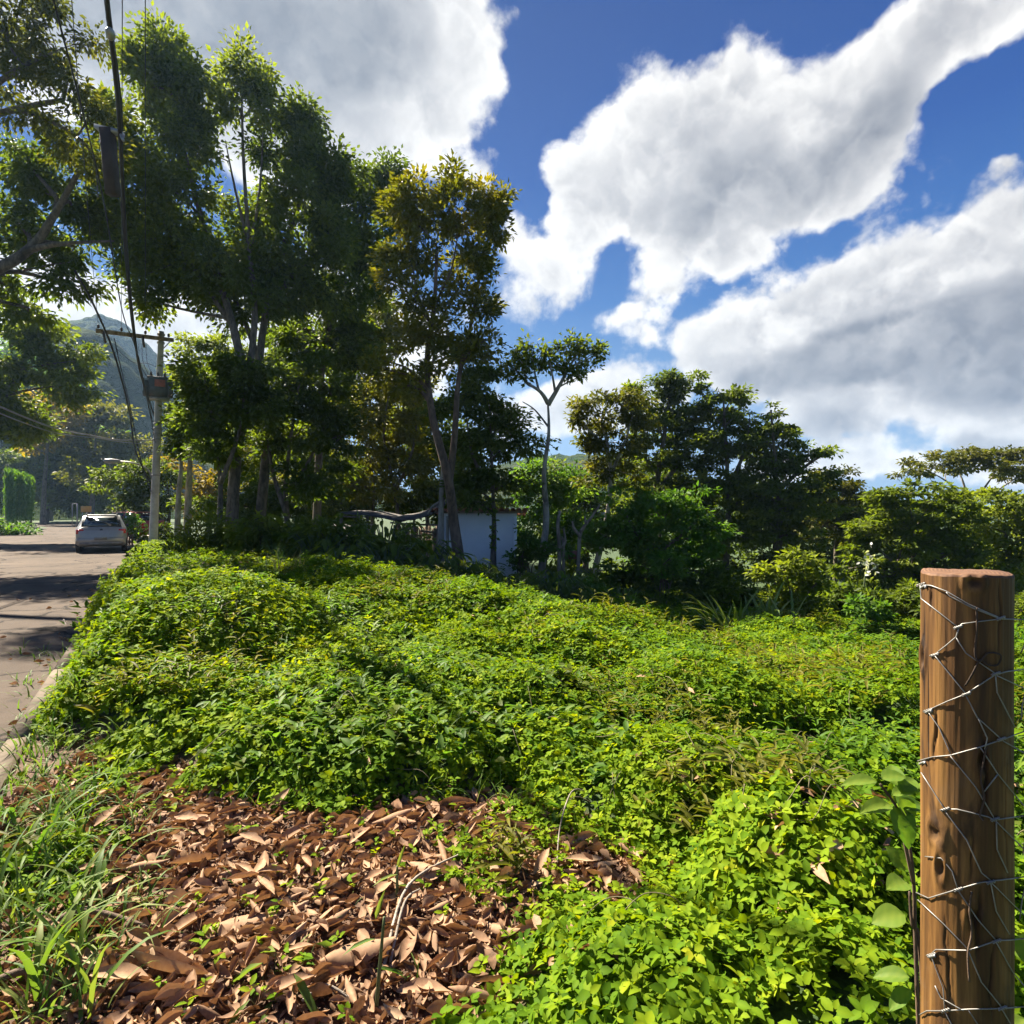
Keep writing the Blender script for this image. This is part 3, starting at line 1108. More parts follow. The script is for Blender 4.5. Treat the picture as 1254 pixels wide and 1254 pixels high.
w_ = join_leaves('road_debris', [(np.stack([x, y, np.full(m_, .014)], 1), np.stack([np.cos(a), np.sin(a), np.zeros(m_)], 1), unit(np.array([0, 0, 1.0]) + rng.normal(0, .15, (m_, 3))), L_, L_ * .35, rng.random(m_), CURLS[0])], M['litter'])
tag(w_, 'dry leaves blown into the gutter along the kerb', 'leaf debris', kind='stuff')
x, y = cover_points(5200, 14, 1.8, .6)
k_ = rng.random(len(x)) < cover(x, y) * sstep(fbm(x * .8, y * .8, 71, 3), -.25, .5)
x, y = x[k_], y[k_]
z, nn, _sl = surface_normal(x, y)
m_ = len(x)
a = rng.random(m_) * 6.28
L_ = rng.uniform(.05, .11, m_)
fallen = join_leaves('fallen_leaves', [(np.stack([x, y, z + .03], 1), np.stack([np.cos(a), np.sin(a), rng.normal(0, .2, m_)], 1), unit(nn + rng.normal(0, .3, (m_, 3))), L_, L_ * .4, rng.random(m_), OVATE)], M['litter'])
tag(fallen, 'scattered brown leaves fallen on top of the vine carpet', 'fallen leaves', kind='stuff')


def blades(bases, length, width, lean, n_seg=6, out_dir=None):
    """grass blades as bent strips: arrays of verts, loops, totals, tone"""
    n = len(bases)
    a = rng.random(n) * 2 * math.pi if out_dir is None else out_dir
    h = np.stack([np.cos(a), np.sin(a), np.zeros(n)], 1)
    sd = np.stack([-np.sin(a), np.cos(a), np.zeros(n)], 1)
    V = np.zeros((n, (n_seg + 1) * 3, 3))
    tt = np.linspace(0, 1, n_seg + 1)
    ang_ = lean[:, None] * tt[None, :] ** 1.4 * 1.9 + .12
    stp = length[:, None] / n_seg
    rr = np.cumsum(np.sin(ang_) * stp, 1) - np.sin(ang_[:, :1]) * stp
    zz = np.cumsum(np.cos(ang_) * stp, 1) - np.cos(ang_[:, :1]) * stp
    w = width[:, None] * np.clip(np.minimum(.45 + 2.2 * tt, (1 - tt) ** .8 * 1.6 + .02), 0, 1)[None, :]
    cen = bases[:, None, :] + rr[..., None] * h[:, None, :] + zz[..., None] * np.array([0, 0, 1.0])
    nrm = -np.cos(ang_)[..., None] * h[:, None, :] + np.sin(ang_)[..., None] * np.array([0, 0, 1.0])
    V[:, 0::3] = cen + sd[:, None, :] * w[..., None] * .5 + nrm * w[..., None] * .12
    V[:, 1::3] = cen
    V[:, 2::3] = cen - sd[:, None, :] * w[..., None] * .5 + nrm * w[..., None] * .12
    fl = []
    for i in range(n_seg):
        for k in (0, 1):
            fl += [i * 3 + k, i * 3 + k + 1, i * 3 + k + 4, i * 3 + k + 3]
    k = (n_seg + 1) * 3
    return V.reshape(-1, 3), (np.arange(n)[:, None] * k + np.array(fl)[None]).ravel(), np.full(n * n_seg * 2, 4), k


def blade_mesh(name, bases, length, width, lean, mat, parent=None, tone=None, out_dir=None, n_seg=6):
    V, lp, tot, k = blades(np.asarray(bases, float), np.asarray(length, float), np.asarray(width, float), np.asarray(lean, float), n_seg, out_dir)
    tn = rng.random(len(bases)) if tone is None else tone
    return link_mesh(name, V, lp, tot, mat, parent, tone=np.repeat(tn, k), smooth=True)


# grass of the left foreground, of the road edge and thin grass in the litter
B, Ln, Wd, Le = [], [], [], []


def tufts(n, fx, per, l0, l1, w, lean0, lean1):
    for _ in range(n):
        x, y = fx()
        z = top_z(x, y) - .02
        for k in range(per):
            B.append((x + rng.normal(0, .03), y + rng.normal(0, .03), z))
            Ln.append(rng.uniform(l0, l1))
            Wd.append(w * rng.uniform(.6, 1.3))
            Le.append(rng.uniform(lean0, lean1))


def on_px(x0, x1, y0, y1):
    def f():
        px, py = rng.uniform(x0, x1), rng.uniform(y0, y1)
        d = CAMZ * 747 / (py - 625)
        return (px - 627) / 747 * d, d
    return f


tufts(44, on_px(-120, 110, 1000, 1290), 7, .14, .36, .009, .3, 1.1)
tufts(13, on_px(-40, 110, 1030, 1260), 6, .22, .50, .019, .45, 1.15)
tufts(30, on_px(-60, 150, 930, 1010), 7, .12, .30, .010, .4, 1.1)
tufts(36, on_px(40, 190, 1010, 1200), 6, .10, .26, .008, .4, 1.2)
tufts(30, on_px(250, 640, 945, 1000), 5, .08, .26, .008, .3, 1.1)
tufts(22, on_px(150, 640, 1000, 1230), 3, .05, .13, .006, .4, 1.2)
tufts(60, on_px(20, 100, 790, 940), 6, .12, .30, .010, .4, 1.1)
tufts(40, on_px(330, 420, 700, 730), 8, .25, .6, .014, .3, .8)
g_ = blade_mesh('grass', B, Ln, Wd, Le, M['grass'])
tag(g_, 'tall loose grass along the kerb and over the leaf litter', 'grass', kind='stuff')

# far verge grass beyond the bend
B, Ln, Wd, Le = [], [], [], []
for _ in range(2600):
    j = rng.integers(22, 62)
    off = -ROADW / 2 - .3 - rng.random() ** 1.3 * 5
    a = ROADC[j, 2]
    x, y = ROADC[j, 0] + off * math.sin(a) + rng.normal(0, .8), ROADC[j, 1] - off * math.cos(a) + rng.normal(0, .8)
    B.append((x, y, 0)); Ln.append(rng.uniform(.25, .6)); Wd.append(.06); Le.append(rng.uniform(.3, 1))
B = np.array(B)
sB = road_side(B[:, 0], B[:, 1])
B[:, 2] = ground_z(B[:, 0], B[:, 1], sB) - .03
kp = sB < -ROADW - .15
o = blade_mesh('grass', B[kp], np.array(Ln)[kp], np.array(Wd)[kp], np.array(Le)[kp], M['grass'], n_seg=3)
tag(o, 'grass verge on the far side of the road', 'grass', kind='stuff')


# ------------------------------------------------------------------ leaf litter
def litter_points(n):
    x = rng.uniform(-2.6, 1.6, n)
    y = rng.uniform(1.3, 3.9, n)
    c = cover(x, y)
    k = (rng.random(n) < np.where(c < .05, 1.0, np.where(c < .5, .55, np.where(soft_cover(x, y, road_side(x, y)) < .95, .5, .012))))
    return x[k], y[k]


items = []
for q, (n, l0, l1) in enumerate([(15000, .014, .036), (9500, .030, .070), (4200, .055, .105)]):
    for v in range(5):
        x, y = litter_points(n // 5)
        m_ = len(x)
        z = ground_z(x, y) + .012 + rng.random(m_) * (.018 + .012 * q)
        a = rng.random(m_) * 2 * math.pi
        X_ = np.stack([np.cos(a), np.sin(a), rng.normal(0, .28, m_)], 1)
        N_ = unit(np.array([0, 0, 1.0]) + rng.normal(0, .42, (m_, 3)))
        L_ = rng.uniform(l0, l1, m_)
        W_ = L_ * rng.uniform(.26, .52, m_)
        T_ = np.clip(rng.beta(1.6, 1.7, m_) * (.8 if q == 0 else 1) + (.05 if q else 0), 0, 1)
        items.append((np.stack([x, y, z], 1), X_, N_, L_, W_, T_, CURLS[v]))
ll = join_leaves('leaf_litter', items, M['litter'])
tag(ll, 'brown leaf litter and bits of dry leaves in the bare foreground patch', 'leaf litter', kind='stuff')

# the large dry leaves one can tell apart, each a thing
BIG = [(300, 1150, 95, 35), (240, 1080, 70, 60), (180, 1195, 80, -25), (110, 1165, 95, 12), (205, 1215, 110, -10), (95, 1215, 80, -30), (330, 1120, 55, 50), (235, 1160, 70, 65),
       (480, 1020, 52, 25), (545, 1150, 55, -50), (610, 1155, 75, -40), (650, 1160, 55, 30), (705, 1150, 42, -65), (500, 1180, 60, 80), (440, 1190, 90, 25), (420, 1060, 40, 60),
       (260, 1235, 60, -80), (150, 1240, 80, 0), (580, 1240, 70, -20), (530, 1090, 50, 40), (375, 1080, 42, -50), (360, 1040, 55, 60), (400, 1150, 60, 30), (470, 1110, 45, 75),
       (600, 985, 40, -40), (560, 1000, 50, 10), (620, 1010, 45, 60), (505, 1005, 45, 35), (740, 1070, 40, 10), (770, 1060, 42, -60), (800, 1085, 45, -30), (745, 1095, 35, 70),
       (825, 1075, 36, 20), (640, 1245, 80, -25), (320, 1200, 60, -20), (350, 1245, 70, 10), (280, 1050, 45, 20), (230, 1025, 40, -15), (180, 1090, 50, 30), (390, 1225, 75, 15),
       (430, 1240, 50, -60), (560, 1200, 60, 50), (600, 1215, 55, 5), (300, 1090, 45, -35), (440, 1000, 35, 15), (520, 1235, 70, -5), (170, 1150, 45, 5), (130, 1120, 50, 20)]
mb_cache = []
for q in range(14):
    cu, be, tw = rng.uniform(.2, 1.5) * (1 if q % 4 else -1), rng.uniform(-.3, .7), rng.uniform(-1.6, 1.6)
    v, f = curl_leaf(9, cu, be, tw, 1, .30, q + 20)
    me = bpy.data.meshes.new('dry_leaf')
    v[:, 1] *= rng.uniform(.32, .48)
    v[:, 2] *= .36
    me.from_pydata([tuple(q_) for q_ in v], [], f)
    a_ = me.attributes.new('tone', 'FLOAT', 'POINT')
    a_.data.foreach_set('value', (rng.uniform(.25, .85) + np.tile([-.10, .02, .14, .02, -.10], 10) + rng.normal(0, .05, len(v))).astype(np.float32))
    for pl in me.polygons: pl.use_smooth = True
    me.materials.append(M['litter'])
    mb_cache.append(me)
extra = []
while len(extra) < 110:
    px, py = rng.uniform(60, 830), rng.uniform(975, 1250)
    d = CAMZ * 747 / (py - 625)
    if cover(np.array([(px - 627) / 747 * d]), np.array([d]))[0] < .05:
        extra.append((px, py, rng.uniform(24, 52), rng.uniform(-90, 90)))
for q, (px, py, ln, rot) in enumerate(BIG + extra):
    d = CAMZ * 747 / (py - 625)
    x, y = (px - 627) / 747 * d, d
    o = bpy.data.objects.new('dry_leaf', mb_cache[q * 5 % 14])
    COL.objects.link(o)
    o.location = (x, y, gz(x, y) + .038 + .012 * (q % 3))
    o.scale = [ln * d / 747 * 1.0] * 3
    o.rotation_euler = (rng.normal(0, .22), rng.normal(0, .18), R(rot) * 1.0)
    tag(o, 'large curled brown dry leaf lying on the leaf litter', 'dry leaf', 'large dry leaves on the leaf litter')


# ------------------------------------------------------------------ trees
ORG = np.zeros(3)


def crown_cloud(lobes, d, leaf, coverage, flat, droop, clump, seed_tone=.5, tone_var=.2, shell=.45):
    """leaf positions of a crown described by lobes seen at depth d: (px, py, rx, ry, depth offset)"""
    P_, X_, N_, L_, T_, CC = [], [], [], [], [], []
    for lb in lobes:
        px, py, rx, ry = lb[:4]
        dz = lb[4] if len(lb) > 4 else 0
        dd = d + dz
        c = at(px, py, dd)
        k = d / 747
        ax = np.array([rx * k, max(rx, ry * .6) * k * .85, ry * k])
        area = math.pi * rx * ry
        ncl = max(5, int(area / (clump * clump * 1.15)))
        u = unit(rng.normal(0, 1, (ncl, 3)))
        rad = rng.random((ncl, 1)) ** shell
        rad = rad * (.80 + .34 * rng.random((ncl, 1)))
        cc = c + u * rad * ax
        CC.append((c, cc))
        n = int(3.3 * coverage * area / (.5 * leaf * leaf * .55))
        per = max(3, n // ncl)
        cr = clump * k * (.55 + .75 * rng.random(ncl))
        pos = rng.normal(0, .46, (ncl, per, 3))
        ln = np.linalg.norm(pos, axis=2, keepdims=True)
        pos = pos * np.minimum(1, 1.25 / np.maximum(ln, .01))
        pos[..., 2] *= flat
        away = unit(cc - c)
        wp = cc[:, None, :] + pos * cr[:, None, None]
        dr = unit(pos * 1.0 + away[:, None, :] * .35 + rng.normal(0, .45, pos.shape) + np.array([0, 0, -droop]))
        nn = unit(np.array([0, 0, .9]) + away[:, None, :] * .35 + rng.normal(0, .50, pos.shape))
        t0 = np.clip(seed_tone + rng.normal(0, tone_var, (ncl, 1)) + rng.normal(0, .12, (ncl, per)), 0, 1)
        P_.append(wp.reshape(-1, 3)); X_.append(dr.reshape(-1, 3)); N_.append(nn.reshape(-1, 3))
        L_.append((leaf * k * (.65 + .7 * rng.random((ncl, per)))).ravel()); T_.append(t0.ravel())
    return [np.concatenate(q) for q in (P_, X_, N_, L_, T_)], CC


def tree(name, cat, label, d, trunks, lobes, mat='mid', bark='bark', leaf=6.0, cov=1.5, flat=.55, droop=.25, clump=26, group=None, tone=.5, tvar=.2,
         twigs=.30, wide=.55, crown='crown', stem='trunk', shell=.45, ground=None):
    """trunks: list of (radius at the foot in px, [(px, py), ...]) from the foot up; the first point is put on the ground"""
    (P_, X_, N_, L_, T_), CC = crown_cloud(lobes, d, leaf, cov, flat, droop, clump, tone, tvar, shell)
    b0 = at(*trunks[0][1][0], d)
    base = np.array([b0[0], d, gz(b0[0], d) - .05 if ground is None else ground])
    root = empty(name, base, label, cat, group)
    k = d / 747
    mb = MB()
    nodes = []
    for ti, (r0, path) in enumerate(trunks):
        pts = [at(x, y, d + .25 * math.sin(i * 1.9 + ti * 2.1) * (i > 0)) for i, (x, y) in enumerate(path)]
        if ti == 0 or path[0][1] > trunks[0][1][0][1] - 12:
            f = pts[0].copy()
            f[2] = min(f[2], base[2] - .1)
            if pts[0][2] - f[2] > .05:
                pts = [f] + pts
        n = len(pts)
        rr = [max(.012, r0 * .8 * k * (1 - .8 * i / (n - 1))) for i in range(n)]
        if ti == 0: rr[0] *= 1.25
        mb.tube(pts, rr, 8 if r0 > 3 else 6, smoothing=4)
        q, rq = catmull(np.array(pts), np.array(rr), 4)
        nodes += [(q[i], rq[i]) for i in range(len(q))]
    NP = np.array([q[0] for q in nodes])
    NR = np.array([q[1] for q in nodes])
    for c, cc in CC:
        # a limb from the closest lower trunk point to the lobe, and twigs on to its clumps
        cost = np.linalg.norm(NP - c, axis=1) + np.maximum(0, NP[:, 2] - c[2] + .3) * 2.5
        j = int(np.argmin(cost))
        a = NP[j]
        r1 = min(NR[j] * .75, .06 + .02 * np.linalg.norm(c - a))
        mid = (a + c) / 2 + rng.normal(0, .06, 3) * np.linalg.norm(c - a) + np.array([0, 0, .06 * np.linalg.norm(c - a)])
        mb.tube([a, mid, c], [r1, r1 * .7, r1 * .4], 6, smoothing=3)
        m_ = int(len(cc) * twigs)
        for e in cc[rng.permutation(len(cc))[:m_]]:
            s0 = mid if rng.random() < .35 else c
            mm = (s0 + e) / 2 + rng.normal(0, .08, 3) * np.linalg.norm(e - s0)
            mb.tube([s0, mm, e], [r1 * .38, r1 * .26, .008], 4, smoothing=2, cap=False)
    mb.build(stem, M[bark], root, smooth=True)
    scatter(crown, P_, X_, N_, L_, L_ * wide, M[mat], root, DIAMOND, T_)
    return root
# --- the stand of tall trees left of the middle
T = 'tree'
tree(T, 'tree', 'tallest leafy tree rising behind the utility pole with a loose top against the cloud', 20,
     [(11, [(284, 640), (289, 560), (300, 480), (286, 400), (262, 320), (232, 210), (205, 90)]), (6, [(300, 480), (312, 390), (305, 300), (298, 190), (296, 110)]),
      (4, [(286, 400), (240, 330), (190, 260), (160, 190)]), (3, [(305, 300), (288, 230), (276, 170)]), (3, [(306, 310), (318, 230), (322, 160)])],
     [(203, 62, 42, 42), (185, 105, 45, 40), (235, 105, 42, 45), (165, 160, 42, 42), (215, 170, 55, 38), (175, 225, 55, 38), (225, 240, 50, 35), (145, 270, 38, 40), (138, 212, 32, 34), (122, 285, 28, 32), (200, 272, 48, 34), (240, 345, 48, 34), (285, 325, 44, 34), (252, 178, 24, 22),
      (298, 88, 36, 30), (322, 118, 22, 30), (283, 118, 18, 20), (160, 322, 36, 38), (205, 315, 52, 36), (185, 366, 32, 26), (250, 300, 40, 30)],
     'mid', leaf=6.2, cov=1.65, flat=.9, tone=.5, clump=21, shell=.38)
tree(T, 'tree', 'broad dark tree beside the tallest one, its crown bulging under the clouds', 21,
     [(10, [(318, 640), (326, 540), (318, 440), (335, 340), (365, 250), (380, 160)]), (5, [(318, 440), (290, 370), (255, 320)]), (4, [(330, 360), (375, 320), (405, 280)])],
     [(378, 140, 36, 36), (355, 180, 38, 36), (395, 195, 36, 44), (370, 240, 50, 42), (320, 270, 52, 36), (345, 320, 66, 40), (405, 270, 40, 45), (280, 330, 60, 38), (395, 340, 48, 40), (320, 370, 70, 32)],
     'dark', leaf=6, cov=1.85, flat=.9, tone=.6, clump=22)
tree(T, 'tree', 'narrow dark tree squeezed between the broad dark tree and the golden one', 23,
     [(8, [(388, 640), (392, 520), (398, 420), (428, 320), (455, 220)])],
     [(462, 205, 32, 26), (440, 235, 34, 34), (470, 250, 26, 40), (430, 290, 42, 42), (460, 320, 34, 45), (420, 370, 48, 46), (400, 430, 52, 42), (440, 420, 36, 40), (375, 400, 40, 35)],
     'dark', leaf=5.6, cov=1.5, tone=.42, clump=20)
tree(T, 'tree', 'low dark bushy tree under the tallest tree, just right of the transformer', 19,
     [(6, [(268, 645), (270, 590), (262, 520), (250, 460)]), (4, [(270, 590), (292, 530), (300, 470)])],
     [(252, 462, 32, 34), (270, 500, 42, 36), (246, 512, 26, 34), (262, 550, 38, 28), (300, 450, 42, 36), (310, 500, 36, 34)],
     'dark', leaf=6.2, cov=1.5, tone=.45, clump=20)
tree(T, 'tree', 'shady low tree with several crooked stems left of the lean-to shed', 20.5,
     [(6, [(352, 645), (350, 590), (358, 520), (370, 450)]), (5, [(352, 630), (335, 580), (325, 520)]), (4, [(356, 600), (385, 550), (410, 490)])],
     [(345, 470, 50, 36), (395, 470, 48, 40), (370, 520, 52, 36), (420, 530, 38, 40), (330, 550, 36, 28), (395, 580, 42, 30), (355, 590, 30, 22)],
     'dark', leaf=6, cov=1.4, tone=.45, clump=20)
tree(T, 'tree', 'tree with two pale grey trunks right behind the utility pole', 23,
     [(8, [(229, 660), (231, 600), (233, 560), (236, 500)]), (6, [(217, 655), (219, 600), (222, 560), (215, 500)])],
     [(232, 545, 26, 24), (246, 505, 30, 28), (228, 520, 20, 24), (240, 470, 26, 26)], 'dark', 'pale_bark', leaf=6, cov=1.4, tone=.5, clump=18)
# the golden tree and what stands round it
tree(T, 'tree', 'tall golden brown tree with a forked trunk in front of the white shed', 14,
     [(10.5, [(563, 693), (556, 640), (548, 580), (530, 510), (523, 440), (532, 370), (535, 300)]), (6, [(550, 590), (557, 530), (562, 460), (578, 390), (590, 320)]),
      (3.2, [(527, 480), (500, 450), (470, 440)]), (3.2, [(530, 400), (512, 360), (505, 320)]), (2.6, [(533, 370), (552, 330), (560, 290)])],
     [(512, 236, 34, 26), (552, 232, 36, 24), (592, 240, 30, 26), (492, 262, 30, 24), (535, 268, 42, 26), (580, 275, 40, 28), (606, 268, 18, 24), (490, 305, 28, 24),
      (520, 312, 30, 20), (570, 312, 34, 22), (480, 340, 22, 18), (590, 335, 18, 22), (588, 375, 26, 28), (560, 350, 24, 20), (510, 375, 32, 20), (545, 395, 28, 20), (596, 415, 20, 20),
      (490, 415, 34, 20), (575, 430, 26, 24), (530, 440, 26, 18), (470, 450, 28, 16), (500, 470, 24, 14)],
     'gold', 'brown_bark', leaf=7.0, cov=1.5, flat=.75, tone=.47, tvar=.24, clump=15, droop=-.1, wide=.5)
tree(T, 'tree', 'dark dense tree overhanging the roof of the white shed', 17,
     [(6, [(604, 682), (605, 640), (603, 580), (600, 500)]), (4, [(604, 600), (580, 560), (570, 500)])],
     [(595, 470, 36, 32), (560, 485, 30, 36), (605, 520, 40, 34), (575, 550, 44, 34), (628, 545, 28, 34), (596, 580, 40, 22), (566, 590, 28, 20), (622, 590, 20, 14), (583, 612, 16, 10), (560, 440, 26, 26)],
     'dark', leaf=6, cov=1.5, tone=.5, clump=19)
tree(T, 'tree', 'sunlit yellow green tree behind the lean-to shed', 25,
     [(4, [(488, 640), (482, 590), (470, 530), (478, 470)]), (3, [(484, 600), (505, 550), (512, 500)]), (3, [(455, 640), (458, 590), (448, 540)])],
     [(470, 470, 40, 28), (505, 480, 32, 30), (445, 505, 36, 30), (490, 525, 40, 28), (450, 550, 36, 28), (510, 560, 30, 28), (430, 590, 36, 24), (475, 590, 36, 20)],
     'olive', leaf=5.6, cov=1.3, tone=.7, clump=18)
tree(T, 'tree', 'tree of thin dark stems behind the lean-to, right of the yellow green one', 27,
     [(4, [(525, 650), (520, 600), (528, 540), (522, 480)]), (3, [(538, 650), (545, 590), (540, 530)]), (3, [(505, 650), (512, 600), (500, 560)])],
     [(520, 500, 36, 30), (545, 540, 32, 32), (500, 540, 30, 26), (530, 590, 34, 24), (560, 590, 30, 30)], 'mid', leaf=5.4, cov=1.3, tone=.6, clump=18)
tree(T, 'tree', 'slim tall tree with an open flat crown standing alone right of the shed', 17,
     [(7, [(664, 690), (669, 630), (666, 580), (672, 530), (671, 492)]), (3.6, [(671, 492), (662, 478), (645, 466), (628, 448)]), (4.2, [(671, 494), (684, 472), (697, 448), (708, 430)]),
      (2.4, [(660, 477), (655, 455), (652, 436)]), (2.4, [(680, 478), (676, 455), (672, 434)]), (2.2, [(697, 448), (715, 440), (732, 432)]), (1.8, [(671, 520), (655, 500), (640, 490)]), (1.8, [(645, 466), (640, 445), (636, 432)]), (1.6, [(690, 455), (694, 435), (693, 422)]), (1.6, [(684, 472), (704, 462), (716, 456)])],
     [(637, 436, 20, 13), (655, 424, 20, 12), (650, 446, 22, 10), (628, 450, 14, 10), (692, 421, 18, 12), (708, 424, 20, 11), (734, 427, 18, 10), (722, 437, 18, 9), (690, 446, 26, 11), (707, 452, 20, 10),
      (668, 438, 16, 9), (640, 462, 18, 8)],
     'mid', 'pale_bark', leaf=5.6, cov=.9, flat=.85, tone=.5, clump=9, droop=.0, wide=.6)
tree(T, 'tree', 'round bright green tree behind the slim lone trunk', 23,
     [(4, [(668, 690), (668, 640), (665, 600)])],
     [(662, 582, 34, 22), (690, 600, 26, 28), (640, 605, 22, 28), (668, 625, 40, 26), (700, 640, 22, 28), (640, 650, 24, 26), (675, 665, 40, 20)],
     'lime', leaf=5.4, cov=1.4, tone=.5, clump=15)
# --- the belt of trees on the right
BELT = 'belt of trees behind the lot on the right'
tree(T, 'tree', 'pale olive tree with a thin leaning trunk right of the slim lone tree', 21,
     [(6, [(728, 700), (740, 650), (748, 590), (744, 545), (735, 510)]), (3.4, [(747, 580), (765, 540), (775, 505)]), (2.4, [(744, 548), (722, 525), (706, 515)])],
     [(728, 493.2, 33.6, 14.4), (757, 489.3, 33.6, 15.6), (707, 513.2, 20.2, 14.4), (740, 513.4, 35.8, 16.8), (778, 506.8, 29.1, 21.6), (725, 541.4, 33.6, 16.8), (765, 541.8, 38.1, 21.6), (745, 571.8, 44.8, 21.6)],
     'olive', 'pale_bark', leaf=5.2, cov=1.15, tone=.42, clump=12, group=BELT)
tree(T, 'tree', 'highest tree of the right belt, dark with a rounded top', 24,
     [(8, [(788, 705), (800, 640), (806, 580), (815, 520), (822, 470)]), (4, [(803, 600), (835, 560), (850, 510)])],
     [(812, 464.2, 29.1, 14.4), (838, 467.4, 26.9, 16.8), (800, 486.8, 33.6, 21.6), (835, 494, 38.1, 24), (808, 522.4, 42.6, 28.8), (850, 522.2, 31.4, 26.4), (790, 562.6, 44.8, 31.2), (835, 562.8, 44.8, 33.6), (800, 607.8, 51.5, 33.6), (845, 613, 40.3, 36)],
     'mid', leaf=5.2, cov=1.35, tone=.35, clump=13, group=BELT, flat=.4)
tree(T, 'tree', 'dark tree with tiered branches next to the highest of the right belt', 23,
     [(7, [(888, 705), (892, 640), (890, 560), (886, 490)]), (4, [(890, 600), (912, 550), (918, 510)])],
     [(880, 477, 31.4, 12), (905, 485.1, 26.9, 13.2), (868, 501.4, 31.4, 16.8), (900, 509.5, 38.1, 18), (925, 526.2, 17.9, 14.4), (880, 540, 42.6, 24), (915, 554, 35.8, 24), (880, 587.6, 44.8, 31.2), (920, 602.8, 42.6, 33.6), (885, 643, 51.5, 36)],
     'mid', leaf=5.4, cov=1.4, tone=.45, clump=12, group=BELT, flat=.38)
tree(T, 'tree', 'tree with a pointed tip and spreading lower boughs near the low grey cloud', 22,
     [(7, [(952, 710), (955, 640), (950, 570), (944, 500)]), (4, [(952, 600), (985, 570), (1012, 553)])],
     [(944, 500.9, 9, 10.8), (944, 517, 20.2, 12), (932, 535.3, 26.9, 15.6), (962, 533.2, 29.1, 14.4), (985, 549.1, 29.1, 13.2), (1008, 552.6, 17.9, 7.2), (945, 561.8, 38.1, 21.6), (985, 576.6, 38.1, 19.2), (940, 602.4, 42.6, 28.8), (985, 612.6, 44.8, 31.2), (960, 653, 51.5, 36)],
     'mid', leaf=5.4, cov=1.4, tone=.5, clump=11, group=BELT, flat=.36)
tree(T, 'tree', 'small grey green tree in the dip between the pointed tree and the wide dark mound', 25,
     [(5, [(1022, 715), (1024, 650), (1022, 600)])],
     [(1015, 583.2, 24.6, 14.4), (1038, 593.2, 20.2, 14.4), (1000, 601.6, 29.1, 19.2), (1030, 617, 33.6, 24), (1005, 642.6, 38.1, 31.2), (1045, 652.8, 33.6, 33.6)], 'olive', leaf=5, cov=1.4, tone=.3, clump=12, group=BELT, flat=.4)
tree(T, 'tree', 'wide dark dome of a tree with layered sprays behind the wooden post', 18.5,
     [(8, [(1118, 755), (1120, 700), (1118, 650)]), (5, [(1120, 710), (1075, 670)]), (5, [(1120, 710), (1165, 665)])],
     [(1110, 603.4, 40.3, 16.8), (1142, 611.6, 38.1, 19.2), (1085, 621.8, 35.8, 21.6), (1120, 636.8, 49.3, 21.6), (1165, 634, 35.8, 24), (1066, 652, 35.8, 24), (1105, 664.2, 49.3, 26.4), (1150, 667.2, 44.8, 26.4), (1185, 672.6, 29.1, 31.2), (1052, 692.6, 33.6, 31.2),
      (1095, 702.4, 51.5, 28.8), (1145, 707.6, 49.3, 31.2), (1185, 717.6, 35.8, 31.2), (1110, 739.6, 67.2, 19.2)],
     'mid', leaf=7.0, cov=1.35, tone=.40, clump=13, group=BELT, flat=.26, wide=.5)
tree(T, 'tree', 'flat topped umbrella tree on the skyline above the wooden post', 33,
     [(5, [(1192, 700), (1190, 650), (1186, 618)]), (2.4, [(1186, 618), (1165, 592), (1140, 576)]), (2.4, [(1186, 618), (1180, 590), (1172, 570)]), (2.4, [(1187, 620), (1208, 592), (1222, 572)]), (2.4, [(1188, 622), (1222, 598), (1250, 580)])],
     [(1118, 573.6, 26.9, 7.2), (1145, 562.7, 31.4, 8.4), (1172, 553.7, 29.1, 8.4), (1200, 556.8, 29.1, 9.6), (1228, 552.8, 29.1, 9.6), (1255, 560.9, 29.1, 10.8), (1160, 574.5, 31.4, 6), (1215, 572.6, 33.6, 7.2), (1250, 582.6, 26.9, 7.2), (1280, 573, 33.6, 12), (1190, 566.6, 29.1, 7.2)],
     'olive', 'pale_bark', leaf=4.6, cov=1.25, tone=.35, clump=9, group=BELT, flat=.4)
tree(T, 'tree', 'light green bushy tree at the picture edge below the umbrella tree', 20,
     [(6, [(1232, 760), (1234, 700), (1232, 640)])],
     [(1222, 609.4, 38.1, 16.8), (1250, 623.8, 40.3, 21.6), (1210, 642, 29.1, 24), (1245, 662.4, 42.6, 28.8), (1215, 687.6, 33.6, 31.2), (1260, 708, 40.3, 36), (1225, 737.6, 44.8, 31.2), (1290, 654, 33.6, 48)],
     'mid', leaf=5.8, cov=1.4, tone=.75, clump=13, group=BELT, flat=.4)
tree(T, 'tree', 'sunlit spreading bright green tree in front of the belt, right of the dead sticks', 16.5,
     [(5, [(802, 712), (805, 670), (815, 630)]), (3.4, [(804, 680), (775, 645), (765, 620)]), (3.4, [(805, 675), (845, 645), (858, 625)])],
     [(770, 613.4, 35.8, 16.8), (835, 605.4, 38.1, 16.8), (800, 619.4, 33.6, 16.8), (748, 637.6, 29.1, 19.2), (785, 641.8, 40.3, 21.6), (835, 636, 42.6, 24), (868, 652.2, 29.1, 26.4), (755, 663.8, 38.1, 21.6), (805, 667, 49.3, 24), (850, 680.2, 40.3, 26.4), (730, 661.6, 17.9, 19.2), (780, 691.6, 44.8, 19.2)],
     'lime', leaf=6.8, cov=1.25, tone=.35, clump=13, group=BELT, flat=.35)
